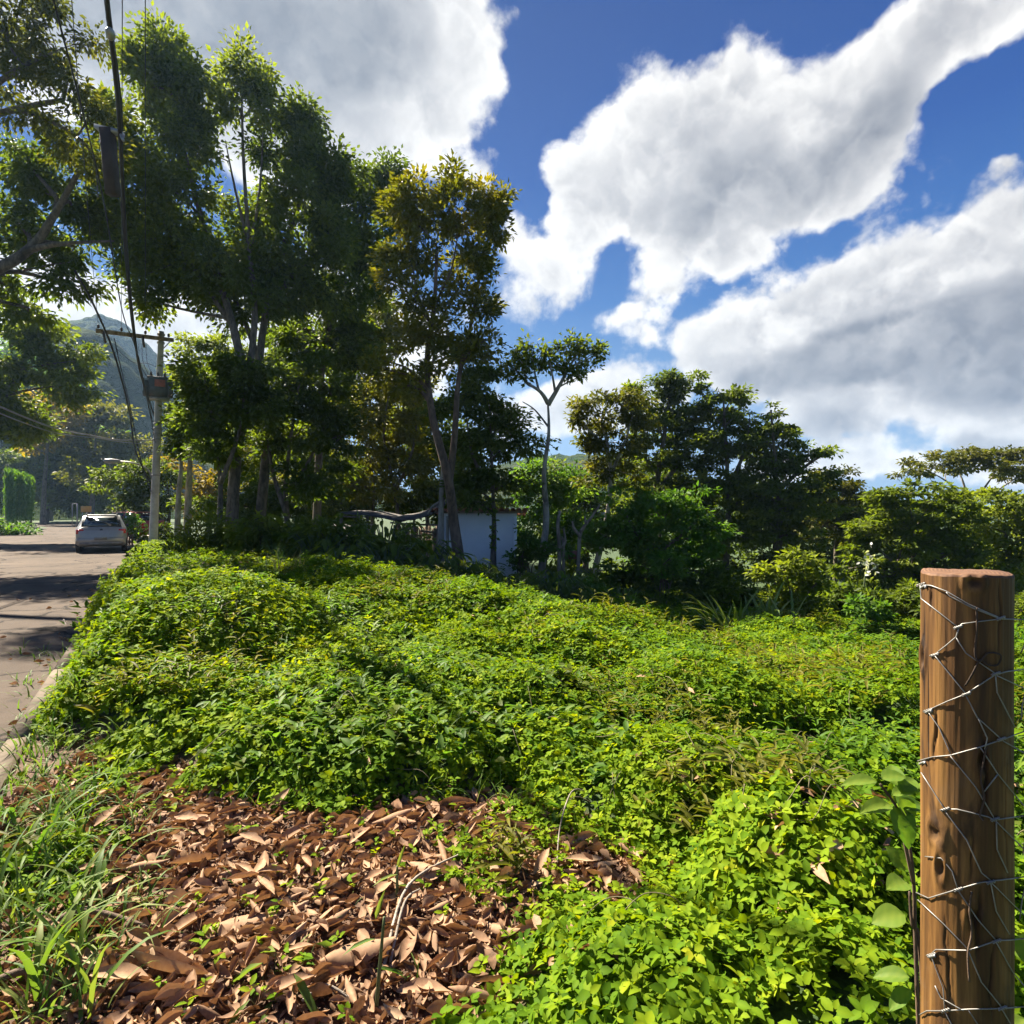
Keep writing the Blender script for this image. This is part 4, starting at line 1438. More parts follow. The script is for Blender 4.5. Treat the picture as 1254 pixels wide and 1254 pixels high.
for lab, px, d, lb in [('shaded tree filling the gap behind the thin leaning trunk', 715, 30, [(700, 582.4, 33.6, 28.8), (730, 602.6, 38.1, 31.2), (705, 627.6, 40.3, 31.2), (745, 648, 40.3, 36), (700, 667.4, 44.8, 28.8)]),
                       ('shaded tree behind the foot of the highest belt tree', 830, 31, [(815, 603.4, 49.3, 40.8), (860, 623.6, 44.8, 43.2), (830, 668.4, 67.2, 40.8)]),
                       ('shaded tree behind the pointed tree of the belt', 945, 30, [(925, 623.6, 49.3, 43.2), (975, 638.6, 49.3, 43.2), (945, 683.4, 71.7, 40.8)]),
                       ('shaded tree behind the left shoulder of the wide dark dome', 1060, 30, [(1040, 643.6, 49.3, 43.2), (1085, 643.4, 44.8, 40.8), (1060, 693.4, 73.9, 40.8)]),
                       ('shaded tree behind the right shoulder of the wide dark dome', 1180, 29, [(1150, 627.8, 42.6, 33.6), (1195, 653.4, 49.3, 40.8), (1185, 703.4, 56, 40.8)])]:
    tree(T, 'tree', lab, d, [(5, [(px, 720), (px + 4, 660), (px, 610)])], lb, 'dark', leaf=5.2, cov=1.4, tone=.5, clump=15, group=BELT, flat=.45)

# --- trees on the left of the road
tree(T, 'tree', 'dark tree with a long bare forked limb hanging over the road on the left', 18,
     [(16, [(-330, 650), (-270, 500), (-160, 390), (-20, 335), (36, 303), (66, 262), (98, 205)]), (5.5, [(30, 306), (62, 298), (98, 295), (140, 293)])],
     [(20, 200, 50, 38, 1.2), (60, 235, 48, 40, 1.2), (15, 265, 52, 36, 1.5), (88, 250, 34, 44, 1.2), (55, 300, 50, 32, 1.6), (5, 335, 50, 36, 1.5), (75, 345, 42, 34, 1.2), (35, 375, 46, 22, 1.2), (92, 300, 26, 36, 1.5),
      (-55, 250, 60, 70, 1.0), (-80, 350, 60, 60, 1.0), (80, 185, 26, 26, 1.0)],
     'dark', leaf=8.5, cov=1.35, tone=.55, clump=21, droop=.5, wide=.45)
tree(T, 'tree', 'loose olive tree top with streaky twigs in the upper left corner', 16.5,
     [(14, [(-420, 650), (-330, 420), (-190, 250), (-70, 160), (20, 132), (78, 120)]), (6, [(-70, 160), (10, 90), (70, 60)]), (4, [(20, 132), (70, 150), (112, 185), (120, 240)])],
     [(10, 30, 48, 38), (55, 60, 40, 34), (20, 90, 48, 34), (82, 98, 34, 30), (110, 130, 26, 34), (50, 140, 40, 24), (122, 190, 20, 34), (-50, 60, 60, 70), (90, 165, 26, 24), (30, -10, 60, 30), (112, 50, 24, 18)],
     'olive', leaf=7.2, cov=1.0, tone=.30, clump=20, droop=.45, wide=.42)
tree(T, 'tree', 'sunlit olive tree across the road, nearest under the hanging dark crown', 32,
     [(8, [(-95, 660), (-20, 580), (0, 500), (30, 440)])],
     [(15, 395, 48, 26), (55, 415, 46, 26), (92, 440, 34, 22), (25, 445, 52, 34), (75, 470, 40, 28), (5, 495, 48, 36), (25, 525, 42, 24), (-40, 470, 50, 70)],
     'mid', leaf=6, cov=1.4, tone=.5, clump=16, droop=.3)
tree(T, 'tree', 'small ochre yellow tree among the green ones left of the road', 74,
     [(4, [(52, 655), (54, 600), (58, 540), (62, 500)])],
     [(62, 488, 22, 14), (76, 508, 18, 16), (50, 508, 22, 16), (60, 530, 26, 14), (40, 545, 18, 12)], 'ochre', leaf=5.6, cov=1.3, tone=.55, clump=12)
tree(T, 'tree', 'rounded olive tree at the road bend below the hills', 78,
     [(6, [(112, 640), (114, 590), (118, 530)])],
     [(125, 496, 30, 14), (150, 515, 20, 18), (105, 515, 30, 20), (135, 535, 34, 22), (100, 545, 34, 26), (85, 520, 20, 20), (145, 560, 26, 22), (115, 575, 36, 24)], 'olive', leaf=5, cov=1.4, tone=.55, clump=13)
for lab, px, d, lb, mt in [('dark tree closing the bend straight behind the car', 105, 92, [(100, 580, 30, 26), (75, 590, 28, 26), (125, 595, 28, 24), (95, 612, 36, 18), (130, 618, 28, 12)], 'mid'),
                       ('dark tree above the green vine curtain', 55, 86, [(50, 560, 34, 28), (75, 570, 26, 26), (45, 595, 36, 26), (80, 605, 30, 20)], 'dark'),
                       ('dark tree at the left picture edge behind the vine curtain', -40, 80, [(5, 570, 36, 30), (-25, 580, 40, 40), (15, 605, 36, 26)], 'dark'),
                       ('spreading dark tree right of the car, cut by the utility pole', 205, 34, [(150, 588, 30, 14), (180, 580, 30, 20), (205, 595, 22, 30), (165, 608, 34, 16), (190, 625, 26, 18), (155, 625, 20, 10)], 'dark'),
                       ('bright yellow green tree seen between the dark trunks near the pole', 255, 38, [(250, 585, 24, 18), (272, 600, 20, 20), (232, 600, 18, 20), (255, 622, 30, 16), (215, 575, 16, 22)], 'ochre'),
                       ('yellow lit tree glimpsed between the stems in the middle of the stand', 330, 40, [(310, 590, 24, 20), (345, 595, 26, 22), (330, 618, 34, 16), (300, 560, 16, 18)], 'olive'),
                       ('yellow lit tree glimpsed left of the lean-to roof', 412, 37, [(395, 590, 26, 22), (425, 585, 26, 24), (410, 615, 34, 16), (440, 560, 20, 20)], 'olive'),
                       ('dense tree closing the view behind the tall stand, left part', 290, 30, [(270, 440, 50, 40), (310, 500, 50, 44), (255, 520, 44, 40), (300, 560, 50, 36), (240, 470, 36, 36)], 'mid'),
                       ('dense tree closing the view behind the tall stand, middle part', 372, 31, [(350, 420, 50, 44), (390, 480, 50, 44), (345, 520, 46, 40), (385, 560, 50, 36)], 'mid'),
                       ('dense tree closing the view behind the golden tree', 455, 33, [(440, 420, 44, 40), (480, 400, 36, 40), (450, 490, 46, 40), (500, 520, 46, 40), (450, 560, 46, 36), (540, 560, 46, 36)], 'olive'),
                       ('bushy tree across the road in front of the hills', 60, 95, [(45, 470, 40, 34), (80, 490, 36, 34), (50, 520, 44, 34), (95, 540, 36, 34), (20, 440, 36, 40), (130, 545, 34, 30)], 'lime'),
                       ('low dark thicket tree behind the lean-to roof', 425, 27, [(395, 610, 36, 22), (430, 605, 36, 26), (465, 612, 36, 22), (415, 635, 50, 18), (500, 615, 34, 22)], 'mid'),
                       ('low dark thicket tree showing behind the shed and the golden trunk', 560, 28, [(530, 605, 34, 24), (565, 600, 34, 26), (595, 612, 34, 22), (560, 630, 50, 18)], 'mid'),
                       ('low thicket tree between the stems of the tall stand', 320, 28, [(290, 615, 34, 22), (325, 605, 34, 26), (355, 615, 34, 22), (250, 618, 30, 20), (320, 635, 60, 16)], 'dark'),
                       ('pale green tree on the slope under the hills left of the pole', 150, 85, [(150, 540, 18, 14), (175, 552, 20, 16), (160, 570, 30, 18), (190, 575, 22, 20), (125, 560, 22, 16)], 'olive')]:
    tree(T, 'tree', lab, d, [(4, [(px, 650), (px + 3, 620), (px, 590)])], lb, mt, leaf=5, cov=1.4, tone=.6, clump=13, flat=.45)

# --- shrubs
def shrub(label, d, px, py, lobes, mat, leaf=6.5, cov=1.4, tone=.5, clump=11, flat=.6, wide=.55, droop=.1, name='shrub', cat='shrub', group=None, n=4):
    tr_ = [(1.5, [(px + 3 * (q - n / 2), py), (px + rng.normal(0, 6), py - 12), (lobes[q % len(lobes)][0], lobes[q % len(lobes)][1])]) for q in range(n)]
    return tree(name, cat, label, d, tr_, lobes, mat, 'brown_bark', leaf, cov, flat, droop, clump, group, tone, .16, .2, wide, 'foliage', 'stems', .5)


shrub('tall rough shrub with narrow leaves right of the foot of the utility pole', 13.8, 258, 700, [(262, 642, 34, 16), (236, 660, 36, 20), (290, 660, 34, 20), (222, 682, 40, 20), (270, 684, 44, 20), (315, 682, 32, 20), (200, 700, 28, 16)], 'mid', 8.5, 1.6, .72, 12, .7, .24, -.2)
shrub('dusty pale shrub sloping down in front of the tall rough shrub', 11.6, 300, 720, [(300, 690, 30, 16), (335, 700, 28, 16), (265, 700, 30, 16), (225, 715, 34, 16), (310, 715, 36, 12)], 'olive', 7.5, 1.3, .55, 11, .6, .24)
shrub('dark shrub hugging the kerb beyond the sunny patch', 12, 200, 715, [(180, 690, 26, 16), (205, 700, 28, 18), (170, 712, 24, 14), (235, 725, 36, 16)], 'mid', 7.5, 1.5, .3, 11, .6, .3)
shrub('fresh leafy shrub leaning over the kerb onto the road', 8.4, 118, 790, [(112, 748, 12, 12), (130, 762, 22, 16), (105, 775, 22, 16), (150, 778, 24, 14), (125, 792, 34, 12)], 'lime', 11, 1.2, .5, 13, .7, .38, -.1)
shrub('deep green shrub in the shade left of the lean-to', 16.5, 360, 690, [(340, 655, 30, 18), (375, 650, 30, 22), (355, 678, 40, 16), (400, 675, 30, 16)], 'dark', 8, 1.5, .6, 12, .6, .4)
shrub('tall drooping leafy shrub on the bank, left of the two beside it', 12.9, 325, 705, [(318, 640, 28, 18), (345, 652, 32, 20), (295, 662, 32, 20), (340, 678, 40, 16), (300, 690, 34, 14)], 'mid', 10, 1.5, .55, 12, .6, .5, .6)
shrub('tall drooping leafy shrub in the middle of the bank under the crooked stems', 12.8, 405, 708, [(392, 648, 32, 18), (425, 656, 30, 20), (405, 675, 44, 18), (440, 685, 30, 14), (375, 690, 34, 14)], 'mid', 11, 1.5, .45, 12, .6, .5, .6)
shrub('drooping leafy shrub on the bank just in front of the lean-to', 12.6, 480, 712, [(470, 658, 30, 14), (500, 668, 28, 16), (455, 680, 38, 16), (500, 692, 34, 14)], 'mid', 11, 1.4, .5, 12, .6, .5, .6)
shrub('dark shrub against the white wall of the shed', 16, 640, 692, [(642, 672, 10, 12), (650, 682, 14, 12), (636, 690, 14, 8)], 'dark', 5, .8, .6, 8)
shrub('leafy sunlit shrub between the slim trunk and the shed corner', 16.3, 648, 695, [(645, 655, 14, 16), (660, 672, 16, 14), (640, 682, 14, 12), (690, 668, 12, 14)], 'lime', 6, 1.3, .35, 9)
shrub('arching bright shrub on the slope below the dead sticks', 12.4, 722, 745, [(700, 712, 22, 12), (725, 718, 24, 14), (745, 735, 22, 12), (712, 738, 26, 10)], 'lime', 9, 1.2, .4, 10, .5, .35, .5)
shrub('small yellow green shrub at the foot of the shaded slope', 11.6, 770, 755, [(768, 738, 18, 10), (782, 748, 16, 9), (755, 750, 16, 8)], 'lime', 7.5, 1.3, .75, 8)
shrub('bright rounded shrub before the dark foot of the belt', 14.4, 815, 712, [(820, 682, 15, 10), (808, 694, 15, 11), (826, 700, 14, 9)], 'lime', 6, 1.4, .55, 8)
shrub('dark undergrowth shrub below the sunlit spreading tree', 15.5, 850, 725, [(780, 705, 30, 18), (840, 705, 36, 20), (885, 715, 34, 20), (865, 735, 40, 14)], 'dark', 7, 1.5, .5, 11)
shrub('vine smothered shrub on the right, above the spear leaved clump', 12.6, 968, 775, [(985, 683, 24, 14), (962, 695, 24, 16), (935, 700, 22, 12), (1000, 712, 20, 16), (970, 722, 34, 16), (945, 735, 24, 14), (985, 745, 26, 16), (962, 760, 26, 12)], 'mid', 7.2, 1.45, .72, 10)
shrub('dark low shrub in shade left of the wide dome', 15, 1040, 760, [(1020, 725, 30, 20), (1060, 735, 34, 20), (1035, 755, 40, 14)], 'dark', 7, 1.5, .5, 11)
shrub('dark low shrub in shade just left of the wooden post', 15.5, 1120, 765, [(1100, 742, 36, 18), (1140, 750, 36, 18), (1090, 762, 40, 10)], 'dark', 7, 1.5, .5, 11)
shrub('sunny yellow green shrub left of the wooden post', 9.6, 1075, 800, [(1062, 768, 24, 12), (1088, 776, 22, 12), (1050, 782, 20, 10), (1105, 790, 18, 12)], 'lime', 9, 1.2, .65, 10)
shrub('sunny shrub seen just right of the wooden post', 9.2, 1262, 815, [(1255, 785, 24, 16), (1275, 800, 26, 16), (1246, 805, 16, 10)], 'lime', 9, 1.2, .6, 10)
shrub('round bright shrub between the car and the utility pole', 29, 159, 655, [(158, 634, 10, 11), (164, 645, 10, 8)], 'lime', 4.5, 1.4, .55, 6)
shrub('dark shrub behind the foot of the utility pole', 27, 200, 672, [(178, 655, 12, 12), (205, 660, 18, 12), (222, 668, 18, 10), (195, 645, 12, 10)], 'dark', 5, 1.4, .5, 7)
shrub('green shrub on the verge at the far left of the road', 41, 12, 655, [(5, 645, 24, 10), (28, 650, 14, 6), (-20, 640, 20, 14)], 'lime', 4.5, 1.4, .4, 7)

for q in range(22):
    px = 690 + 27 * q + rng.uniform(-10, 10)
    dd = rng.uniform(13.8, 17.5) if px > 800 else rng.uniform(15.5, 18)
    py = 625 + (CAMZ + 1.05) / dd * 747
    h = rng.uniform(14, 30)
    shrub('leafy green undergrowth shrub at the foot of the right tree belt', dd, px, py, [(px + rng.uniform(-16, 16), py - h * rng.uniform(.5, 1.5), rng.uniform(16, 28), rng.uniform(10, 18)) for _ in range(4)],
          ['mid', 'dark', 'lime', 'mid'][q % 4], rng.uniform(6, 8.5), 1.3, rng.uniform(.35, .7), 9, .5, rng.uniform(.35, .6), .1, group='undergrowth shrubs at the foot of the belt', n=3)


def vine_curtain():
    root = empty('vine_curtain', at(26, 645, 58), 'bright green curtain of vines hanging down beside the road', 'vine')
    n = 420
    mb = MB()
    P_, X_, N_, L_ = [], [], [], []
    for _ in range(n):
        u = rng.random()
        px = 7 + 34 * u
        ytop = 572 + 10 * u + rng.normal(0, 1.5)
        ybot = rng.uniform(606, 642) - 6 * u
        dd = 58 + rng.normal(0, .45)
        a, b = at(px, ytop, dd), at(px + rng.normal(0, 1), ybot, dd)
        k = int(np.linalg.norm(a - b) / .13)
        for q in range(k):
            P_.append(a + (b - a) * q / k + rng.normal(0, .05, 3))
            X_.append(np.array([rng.normal(0, .4), rng.normal(-.2, .4), -1.0]))
            N_.append(np.array([rng.normal(0, .5), -1, .3 + rng.normal(0, .3)]))
    # rail the vines hang from
    A, B_ = at(4, 574, 58.1), at(42, 584, 58.1)
    mb.tube([A, B_], .09, 6)
    for px in (8, 38):
        p0 = at(px, 575 + (px - 4) * .27, 58.2)
        mb.tube([p0, np.array([p0[0], p0[1], gz(p0[0], p0[1]) - .1])], .1, 6)
    mb.build('frame', M['wood'], root)
    L_ = rng.uniform(.2, .36, len(P_))
    scatter('foliage', np.array(P_), np.array(X_), np.array(N_), L_, L_ * .5, M['lime'], root, DIAMOND, np.clip(rng.normal(.45, .18, len(P_)), 0, 1))


vine_curtain()


# --- plants with leaves one can tell apart
def spear_plant(label, d, px, py, n, length, width, mat, lean=(.25, 1.25), name='spear_leaved_plant', spread=.12, cat='plant', seg=8):
    b = at(px, py, d)
    x, y = b[0], b[1]
    z = top_z(x, y) - .05
    root = empty(name, (x, y, z), label, cat)
    bs = np.stack([x + rng.normal(0, spread, n), y + rng.normal(0, spread, n), np.full(n, z)], 1)
    ln = length * rng.uniform(.6, 1.15, n)
    le = rng.uniform(*lean, n)
    blade_mesh('leaves', bs, ln, np.full(n, width) * rng.uniform(.7, 1.2, n), le, M[mat], root, n_seg=seg)
    mb = MB()
    mb.tube([(x, y, z - .1), (x, y, z + length * .12)], [spread * .5, spread * .3], 7)
    mb.build('crown_base', M['stem'], root)
    return root


spear_plant('clump of long pale arching spear leaves in the sun before the vine smothered shrub', 8.9, 893, 800, 60, 1.15, .055, 'spear')
spear_plant('smaller clump of arching spear leaves just right of the larger one', 8.7, 945, 806, 34, .9, .050, 'spear')
spear_plant('dead straw coloured palm fronds sticking up above the vine smothered shrub', 13.2, 957, 690, 16, .75, .05, 'straw', (.1, .9), 'straw_palm', .06)
spear_plant('radiating dark palm-like plant at the foot of the golden tree', 12.6, 590, 722, 26, .85, .06, 'grass', (.35, 1.2), 'rosette_plant', .08)
spear_plant('sparse dry grass tuft on the sunny crest', 9.0, 352, 735, 30, .45, .012, 'straw', (.1, .7), 'dry_grass_tuft', .12)


def broad_plant(label, d, px, py, n, height, leaf, mat, name='broad_leaved_plant', base=None, ratio=.62, tone=.5):
    b = at(px, py, d)
    x, y = b[0], b[1]
    z = min(b[2], top_z(x, y)) if base is None else base
    root = empty(name, (x, y, z), label, 'plant')
    mb = MB()
    P_, X_, N_, L_ = [], [], [], []
    for i in range(n):
        a = rng.random() * 2 * math.pi
        r = height * rng.uniform(.25, .8)
        h = height * rng.uniform(.55, 1.05)
        tip = np.array([x + r * math.cos(a), y + r * math.sin(a), z + h])
        foot = np.array([x + .06 * math.cos(a), y + .06 * math.sin(a), z - .05])
        mid = foot * .45 + tip * .55 + np.array([0, 0, h * .18])
        mb.tube([foot, mid, tip], [.018 * height, .014 * height, .008 * height], 5, smoothing=4, cap=False)
        P_.append(tip)
        X_.append(np.array([math.cos(a), math.sin(a), rng.uniform(-.9, -.1)]))
        N_.append(np.array([math.cos(a) * .5, math.sin(a) * .5 - .1, 1]) + rng.normal(0, .2, 3))
        L_.append(leaf * rng.uniform(.6, 1.2))
    mb.build('stalks', M['stem'], root)
    L_ = np.array(L_)
    scatter('leaves', np.array(P_), np.array(X_), np.array(N_), L_, L_ * ratio, M[mat], root, OVATE, np.clip(rng.normal(tone, .15, n), 0, 1), smooth=True)
    return root


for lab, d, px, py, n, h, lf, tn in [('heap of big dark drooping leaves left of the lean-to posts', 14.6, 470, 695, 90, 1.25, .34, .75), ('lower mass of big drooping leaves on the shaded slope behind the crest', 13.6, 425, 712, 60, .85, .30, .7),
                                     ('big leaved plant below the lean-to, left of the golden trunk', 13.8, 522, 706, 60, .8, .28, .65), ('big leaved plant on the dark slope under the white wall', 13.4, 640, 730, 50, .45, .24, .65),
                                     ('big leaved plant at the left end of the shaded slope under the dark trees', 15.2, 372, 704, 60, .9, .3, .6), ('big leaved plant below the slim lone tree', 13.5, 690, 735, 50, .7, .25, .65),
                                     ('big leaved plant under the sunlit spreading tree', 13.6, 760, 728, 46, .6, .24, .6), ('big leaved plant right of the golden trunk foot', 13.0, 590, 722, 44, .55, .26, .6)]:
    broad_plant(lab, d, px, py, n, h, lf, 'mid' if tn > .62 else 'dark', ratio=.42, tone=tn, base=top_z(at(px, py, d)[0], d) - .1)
for q in range(13):
    x = -4.6 + .48 * q + rng.normal(0, .2)
    y = 12.6 - .13 * q + rng.normal(0, .4)
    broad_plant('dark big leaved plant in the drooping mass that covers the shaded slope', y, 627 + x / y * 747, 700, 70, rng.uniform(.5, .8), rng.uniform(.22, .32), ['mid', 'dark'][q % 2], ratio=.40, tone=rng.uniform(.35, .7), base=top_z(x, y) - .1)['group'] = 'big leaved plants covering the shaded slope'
broad_plant('single broad bluish leaf lying over the vines in mid lot', 8.2, 733, 775, 2, .25, .52, 'mid', 'large_leaf', ratio=.42, tone=.3)
broad_plant('small plant with reddish orange leaf tips on the vines', 5.0, 990, 905, 26, .26, .15, 'ochre', 'fern', ratio=.3, tone=.6)
broad_plant('corn-like seedling with wide drooping leaves beside the kerb', 3.3, 78, 1040, 9, .42, .24, 'lime', 'seedling', ratio=.28, tone=.8)
broad_plant('low blade leaved seedling in front of the leaf litter', 1.95, 345, 1235, 7, .16, .19, 'grass', 'seedling', ratio=.16, tone=.6)
broad_plant('seedling with long leaves at the left edge of the leaf litter', 2.35, 60, 1190, 12, .26, .28, 'grass', 'seedling', ratio=.13, tone=.35)

# white flower spray in the dark foliage
root = empty('flower_spray', at(1062, 715, 16.4), 'white flower spray against the dark foliage left of the post', 'flowers')
mb = MB()
mb.tube([at(1058, 722, 16.4), at(1060, 700, 16.4), at(1066, 680, 16.3)], [.03, .02, .012], 5, smoothing=3)
mb.build('stalk', M['stem'], root)
n = 46
P_ = np.array([at(1064 + rng.normal(0, 4), 688 + rng.normal(0, 8), 16.3 + rng.normal(0, .08)) for _ in range(n)])
scatter('blossom', P_, rng.normal(0, 1, (n, 3)), rng.normal(0, 1, (n, 3)) + np.array([0, -1, .5]), np.full(n, .11), np.full(n, .07), M['petal'], root, OVATE)
# ------------------------------------------------------------------ utility pole
pb = at(187, 672, 23.0)
pz = gz(pb[0], pb[1])
root = empty('utility_pole', (pb[0], pb[1], pz), 'grey concrete utility pole with a wooden crossarm beside the road', 'utility pole')
mb = MB()
foot, head = np.array([pb[0], pb[1], pz - .2]), at(197.5, 404, 23.0)
n = 14
mb.tube([foot + (head - foot) * i / n for i in range(n + 1)], [.155 - .055 * i / n for i in range(n + 1)], 14)
mb.build('pole', M['concrete'], root, smooth=True)
ptop = lambda py: foot + (head - foot) * ((CAMZ + (625 - py) / 747 * 23 - foot[2]) / (head[2] - foot[2]))
# crossarm, square to the road
AX = np.array([RN[0], RN[1], 0])
AY = np.array([RD[0], RD[1], 0])
AZ = np.array([0, 0, 1.0])
arm_c = ptop(414) - AX * .80 - AY * .16
mb = MB()
mb.box(arm_c, (2.45, .11, .13), [AX, AY, AZ], .012)
mb.build('crossarm', M['wood'], root)
mb = MB()
mb.tube([ptop(427) - AY * .1 + AX * .05, arm_c + AX * 1.10 - AZ * .06], .018, 6)
mb.build('brace', M['steel'], root)
mb = MB()
for py in (408, 418):
    mb.box(ptop(py) + np.array([0, 0, 0]), (.26, .26, .03), [AX, AY, AZ])
mb.build('clamp', M['steel'], root)
INS = []
for q in (-1.15, -.45, .3, 1.05):
    mb = MB()
    c0 = arm_c + AX * q
    prof = [(0.012, .065), (.012, .10), (.05, .11), (.032, .135), (.055, .15), (.035, .175), (.048, .19), (.03, .22), (.008, .225)]
    mb.tube([c0 + AZ * h for r, h in prof], [r for r, h in prof], 10)
    mb.build('insulator', M['porcelain'], root, smooth=True)
    INS.append(c0 + AZ * .225)
for q in (-.98, -.05, .22):
    mb = MB()
    c0 = arm_c + AX * q - AY * .07
    mb.tube([c0, c0 - AZ * .12, c0 - AZ * .42 + AX * .05], [.03, .05, .035], 8)
    mb.tube([c0 - AZ * .08 - AY * .03, c0 - AZ * .40 - AY * .12 + AX * .03], [.016, .014], 6)
    mb.build('fuse_cutout', M['porcelain'], root, smooth=True)
# transformer
tcn_ = ptop(476) - AY * .46 - AX * .03
tr_root = None
mb = MB()
mb.box(tcn_, (.62, .46, .70), [AX, AY, AZ], .05)
mb.box(tcn_ + AZ * .365, (.68, .52, .04), [AX, AY, AZ], .01)
trf = mb.build('transformer', M['tank'], root)
def child(o, par):
    """put a mesh built in world places under a part"""
    o.parent = par
    o.matrix_parent_inverse = Matrix.Translation(-Vector(parent_world(par)))
    return o


for sd in (-1, 1):
    mb = MB()
    mb.box(tcn_ + AX * sd * .326 - AZ * .03, (.026, .44, .54), [AX, AY, AZ])
    for i in range(7):
        mb.box(tcn_ + AX * sd * .41 + AY * (-.2 + .066 * i) - AZ * .03, (.146, .022, .56), [AX, AY, AZ])
    child(mb.build('cooling_ribs', M['tank']), trf)
mb = MB()
mb.box(tcn_ - AY * .236 + AX * .06 + AZ * .15, (.34, .012, .26), [AX, AY, AZ], .004)
child(mb.build('panel', M['rustred']), trf)
for q in (-.22, 0, .22):
    mb = MB()
    c0 = tcn_ + AX * q + AZ * .38
    prof = [(.04, 0), (.03, .04), (.055, .05), (.03, .08), (.055, .09), (.03, .12), (.05, .13), (.02, .2), (.01, .24)]
    mb.tube([c0 + AZ * h for r, h in prof], [r for r, h in prof], 9)
    child(mb.build('bushing', M['porcelain'], smooth=True), trf)
mb = MB()
mb.box(tcn_ - AZ * .39 + AY * .1, (.74, .62, .06), [AX, AY, AZ])
mb.box(ptop(490) - AY * .1 - AZ * .15, (.06, .3, .06), [AX, AY, AZ])
mb.build('bracket', M['steel'], root)
# steel bands and the lamp arm
mb = MB()
for py in (517, 523, 529, 536, 580):
    a = ptop(py)
    mb.tube([a - AZ * .022, a + AZ * .022], .152, 14)
mb.build('band', M['galv'], root)
mb = MB()
mb.tube([ptop(584) - AX * .12, ptop(572) - AX * .3, ptop(566) - AX * .75 - AY * .1, at(147, 563, 22.6)], .028, 8, smoothing=6)
mb.build('lamp_arm', M['galv'], root)
mb = MB()
e_ = at(145, 563, 22.6)
mb.tube([e_ + AX * .12, e_, e_ - AX * .25, e_ - AX * .42, e_ - AX * .46], [.04, .07, .10, .08, .02], 10)
mb.build('lamp_head', M['galv'], root, smooth=True)
for dz_, ex in ((537, (121, 533, 19.5)), (543, (128, 537, 19.7))):
    pass

# ------------------------------------------------------------------ cables
def cable(label, pts, r, mat='rubber', sag=0.0, sub=8, name='cable', group='overhead cables'):
    P = np.array([np.asarray(q, float) for q in pts])
    mb = MB()
    if len(P) == 2:
        tt = np.linspace(0, 1, 20)
        Q = P[0] * (1 - tt)[:, None] + P[1] * tt[:, None]
        Q[:, 2] -= sag * 4 * tt * (1 - tt)
        mb.tube(Q, r, 5)
    else:
        mb.tube(P, r, 6, smoothing=sub)
    o = mb.build(name, M[mat], smooth=True)
    return tag(o, label, 'cable', group)


def along(pxs, d0, d1):
    """points seen along a picture line, with 1/depth running evenly"""
    L = [0]
    for a, b in zip(pxs, pxs[1:]):
        L.append(L[-1] + math.dist(a, b))
    return [at(x, y, 1 / (1 / d0 + (1 / d1 - 1 / d0) * l / L[-1])) for (x, y), l in zip(pxs, L)]


cable('thickest black cable bundle climbing overhead from the pole', along([(188, 505), (172, 455), (164, 400), (157, 330), (151, 240), (145, 130), (131, 0), (120, -110)], 22.8, 5.4), .026)
cable('second black cable twisted along the thickest bundle', along([(187, 515), (176, 470), (163, 405), (155, 330), (149, 250), (149, 140), (135, 20), (118, -110)], 22.7, 5.5), .013)
cable('thin cable joining the bundle at the hanging splice box', along([(190, 540), (181, 490), (168, 430), (150, 380), (128, 250), (100, 130), (66, 0), (40, -110)], 22.8, 5.6), .011)
cable('black cable swinging from the left hand trees down to the pole', [at(92, 330, 13.5), at(115, 372, 15), at(140, 432, 18), at(158, 500, 20.5), at(166, 550, 22), at(184, 588, 22.8)], .026)
cable('black service cable slanting from the crossarm end to the pole', [at(140, 412, 22.2), at(146, 440, 22.3), at(158, 490, 22.5), at(172, 560, 22.7), at(185, 600, 22.85)], .018)
cable('thin drooping jumper cable between crossarm and transformer', [at(143, 425, 22.3), at(162, 441, 22.5), at(180, 443, 22.6), at(191, 447, 22.8)], .010)
cable('bare overhead wire from the left end of the crossarm', [INS[0], at(85, -40, 8.1)], .007, sag=.25)
cable('bare overhead wire from the second insulator of the crossarm', [INS[1], at(150, -60, 7.9)], .007, sag=.25)
cable('bare overhead wire from the crossarm near the pole', [INS[2], at(178, -60, 7.8)], .007, sag=.25)
cable('pale cable pair running left from the pole at band height', [ptop(537), at(150, 537, 22), at(121, 533, 20.5), at(60, 520, 17), at(-60, 470, 12)], .020, 'galv')
cable('second pale cable just under the pair at band height', [ptop(542), at(155, 540, 22), at(123, 535, 20.5), at(60, 526, 17), at(-60, 480, 12)], .014, 'galv')
cable('black cable running on from the pole along the road', [ptop(520), at(182, 560, 33), at(178, 585, 46), at(176, 600, 60)], .018)
for q, dx in enumerate((0, 4, 9)):
    cable(['left jumper wire dropping from crossarm to transformer', 'middle jumper wire dropping from crossarm to transformer', 'right jumper wire dropping from crossarm to transformer'][q],
          [at(170 + dx, 418, 22.6), at(171 + dx, 440, 22.5), at(181 + dx * .9, 462, 22.5)], .008)
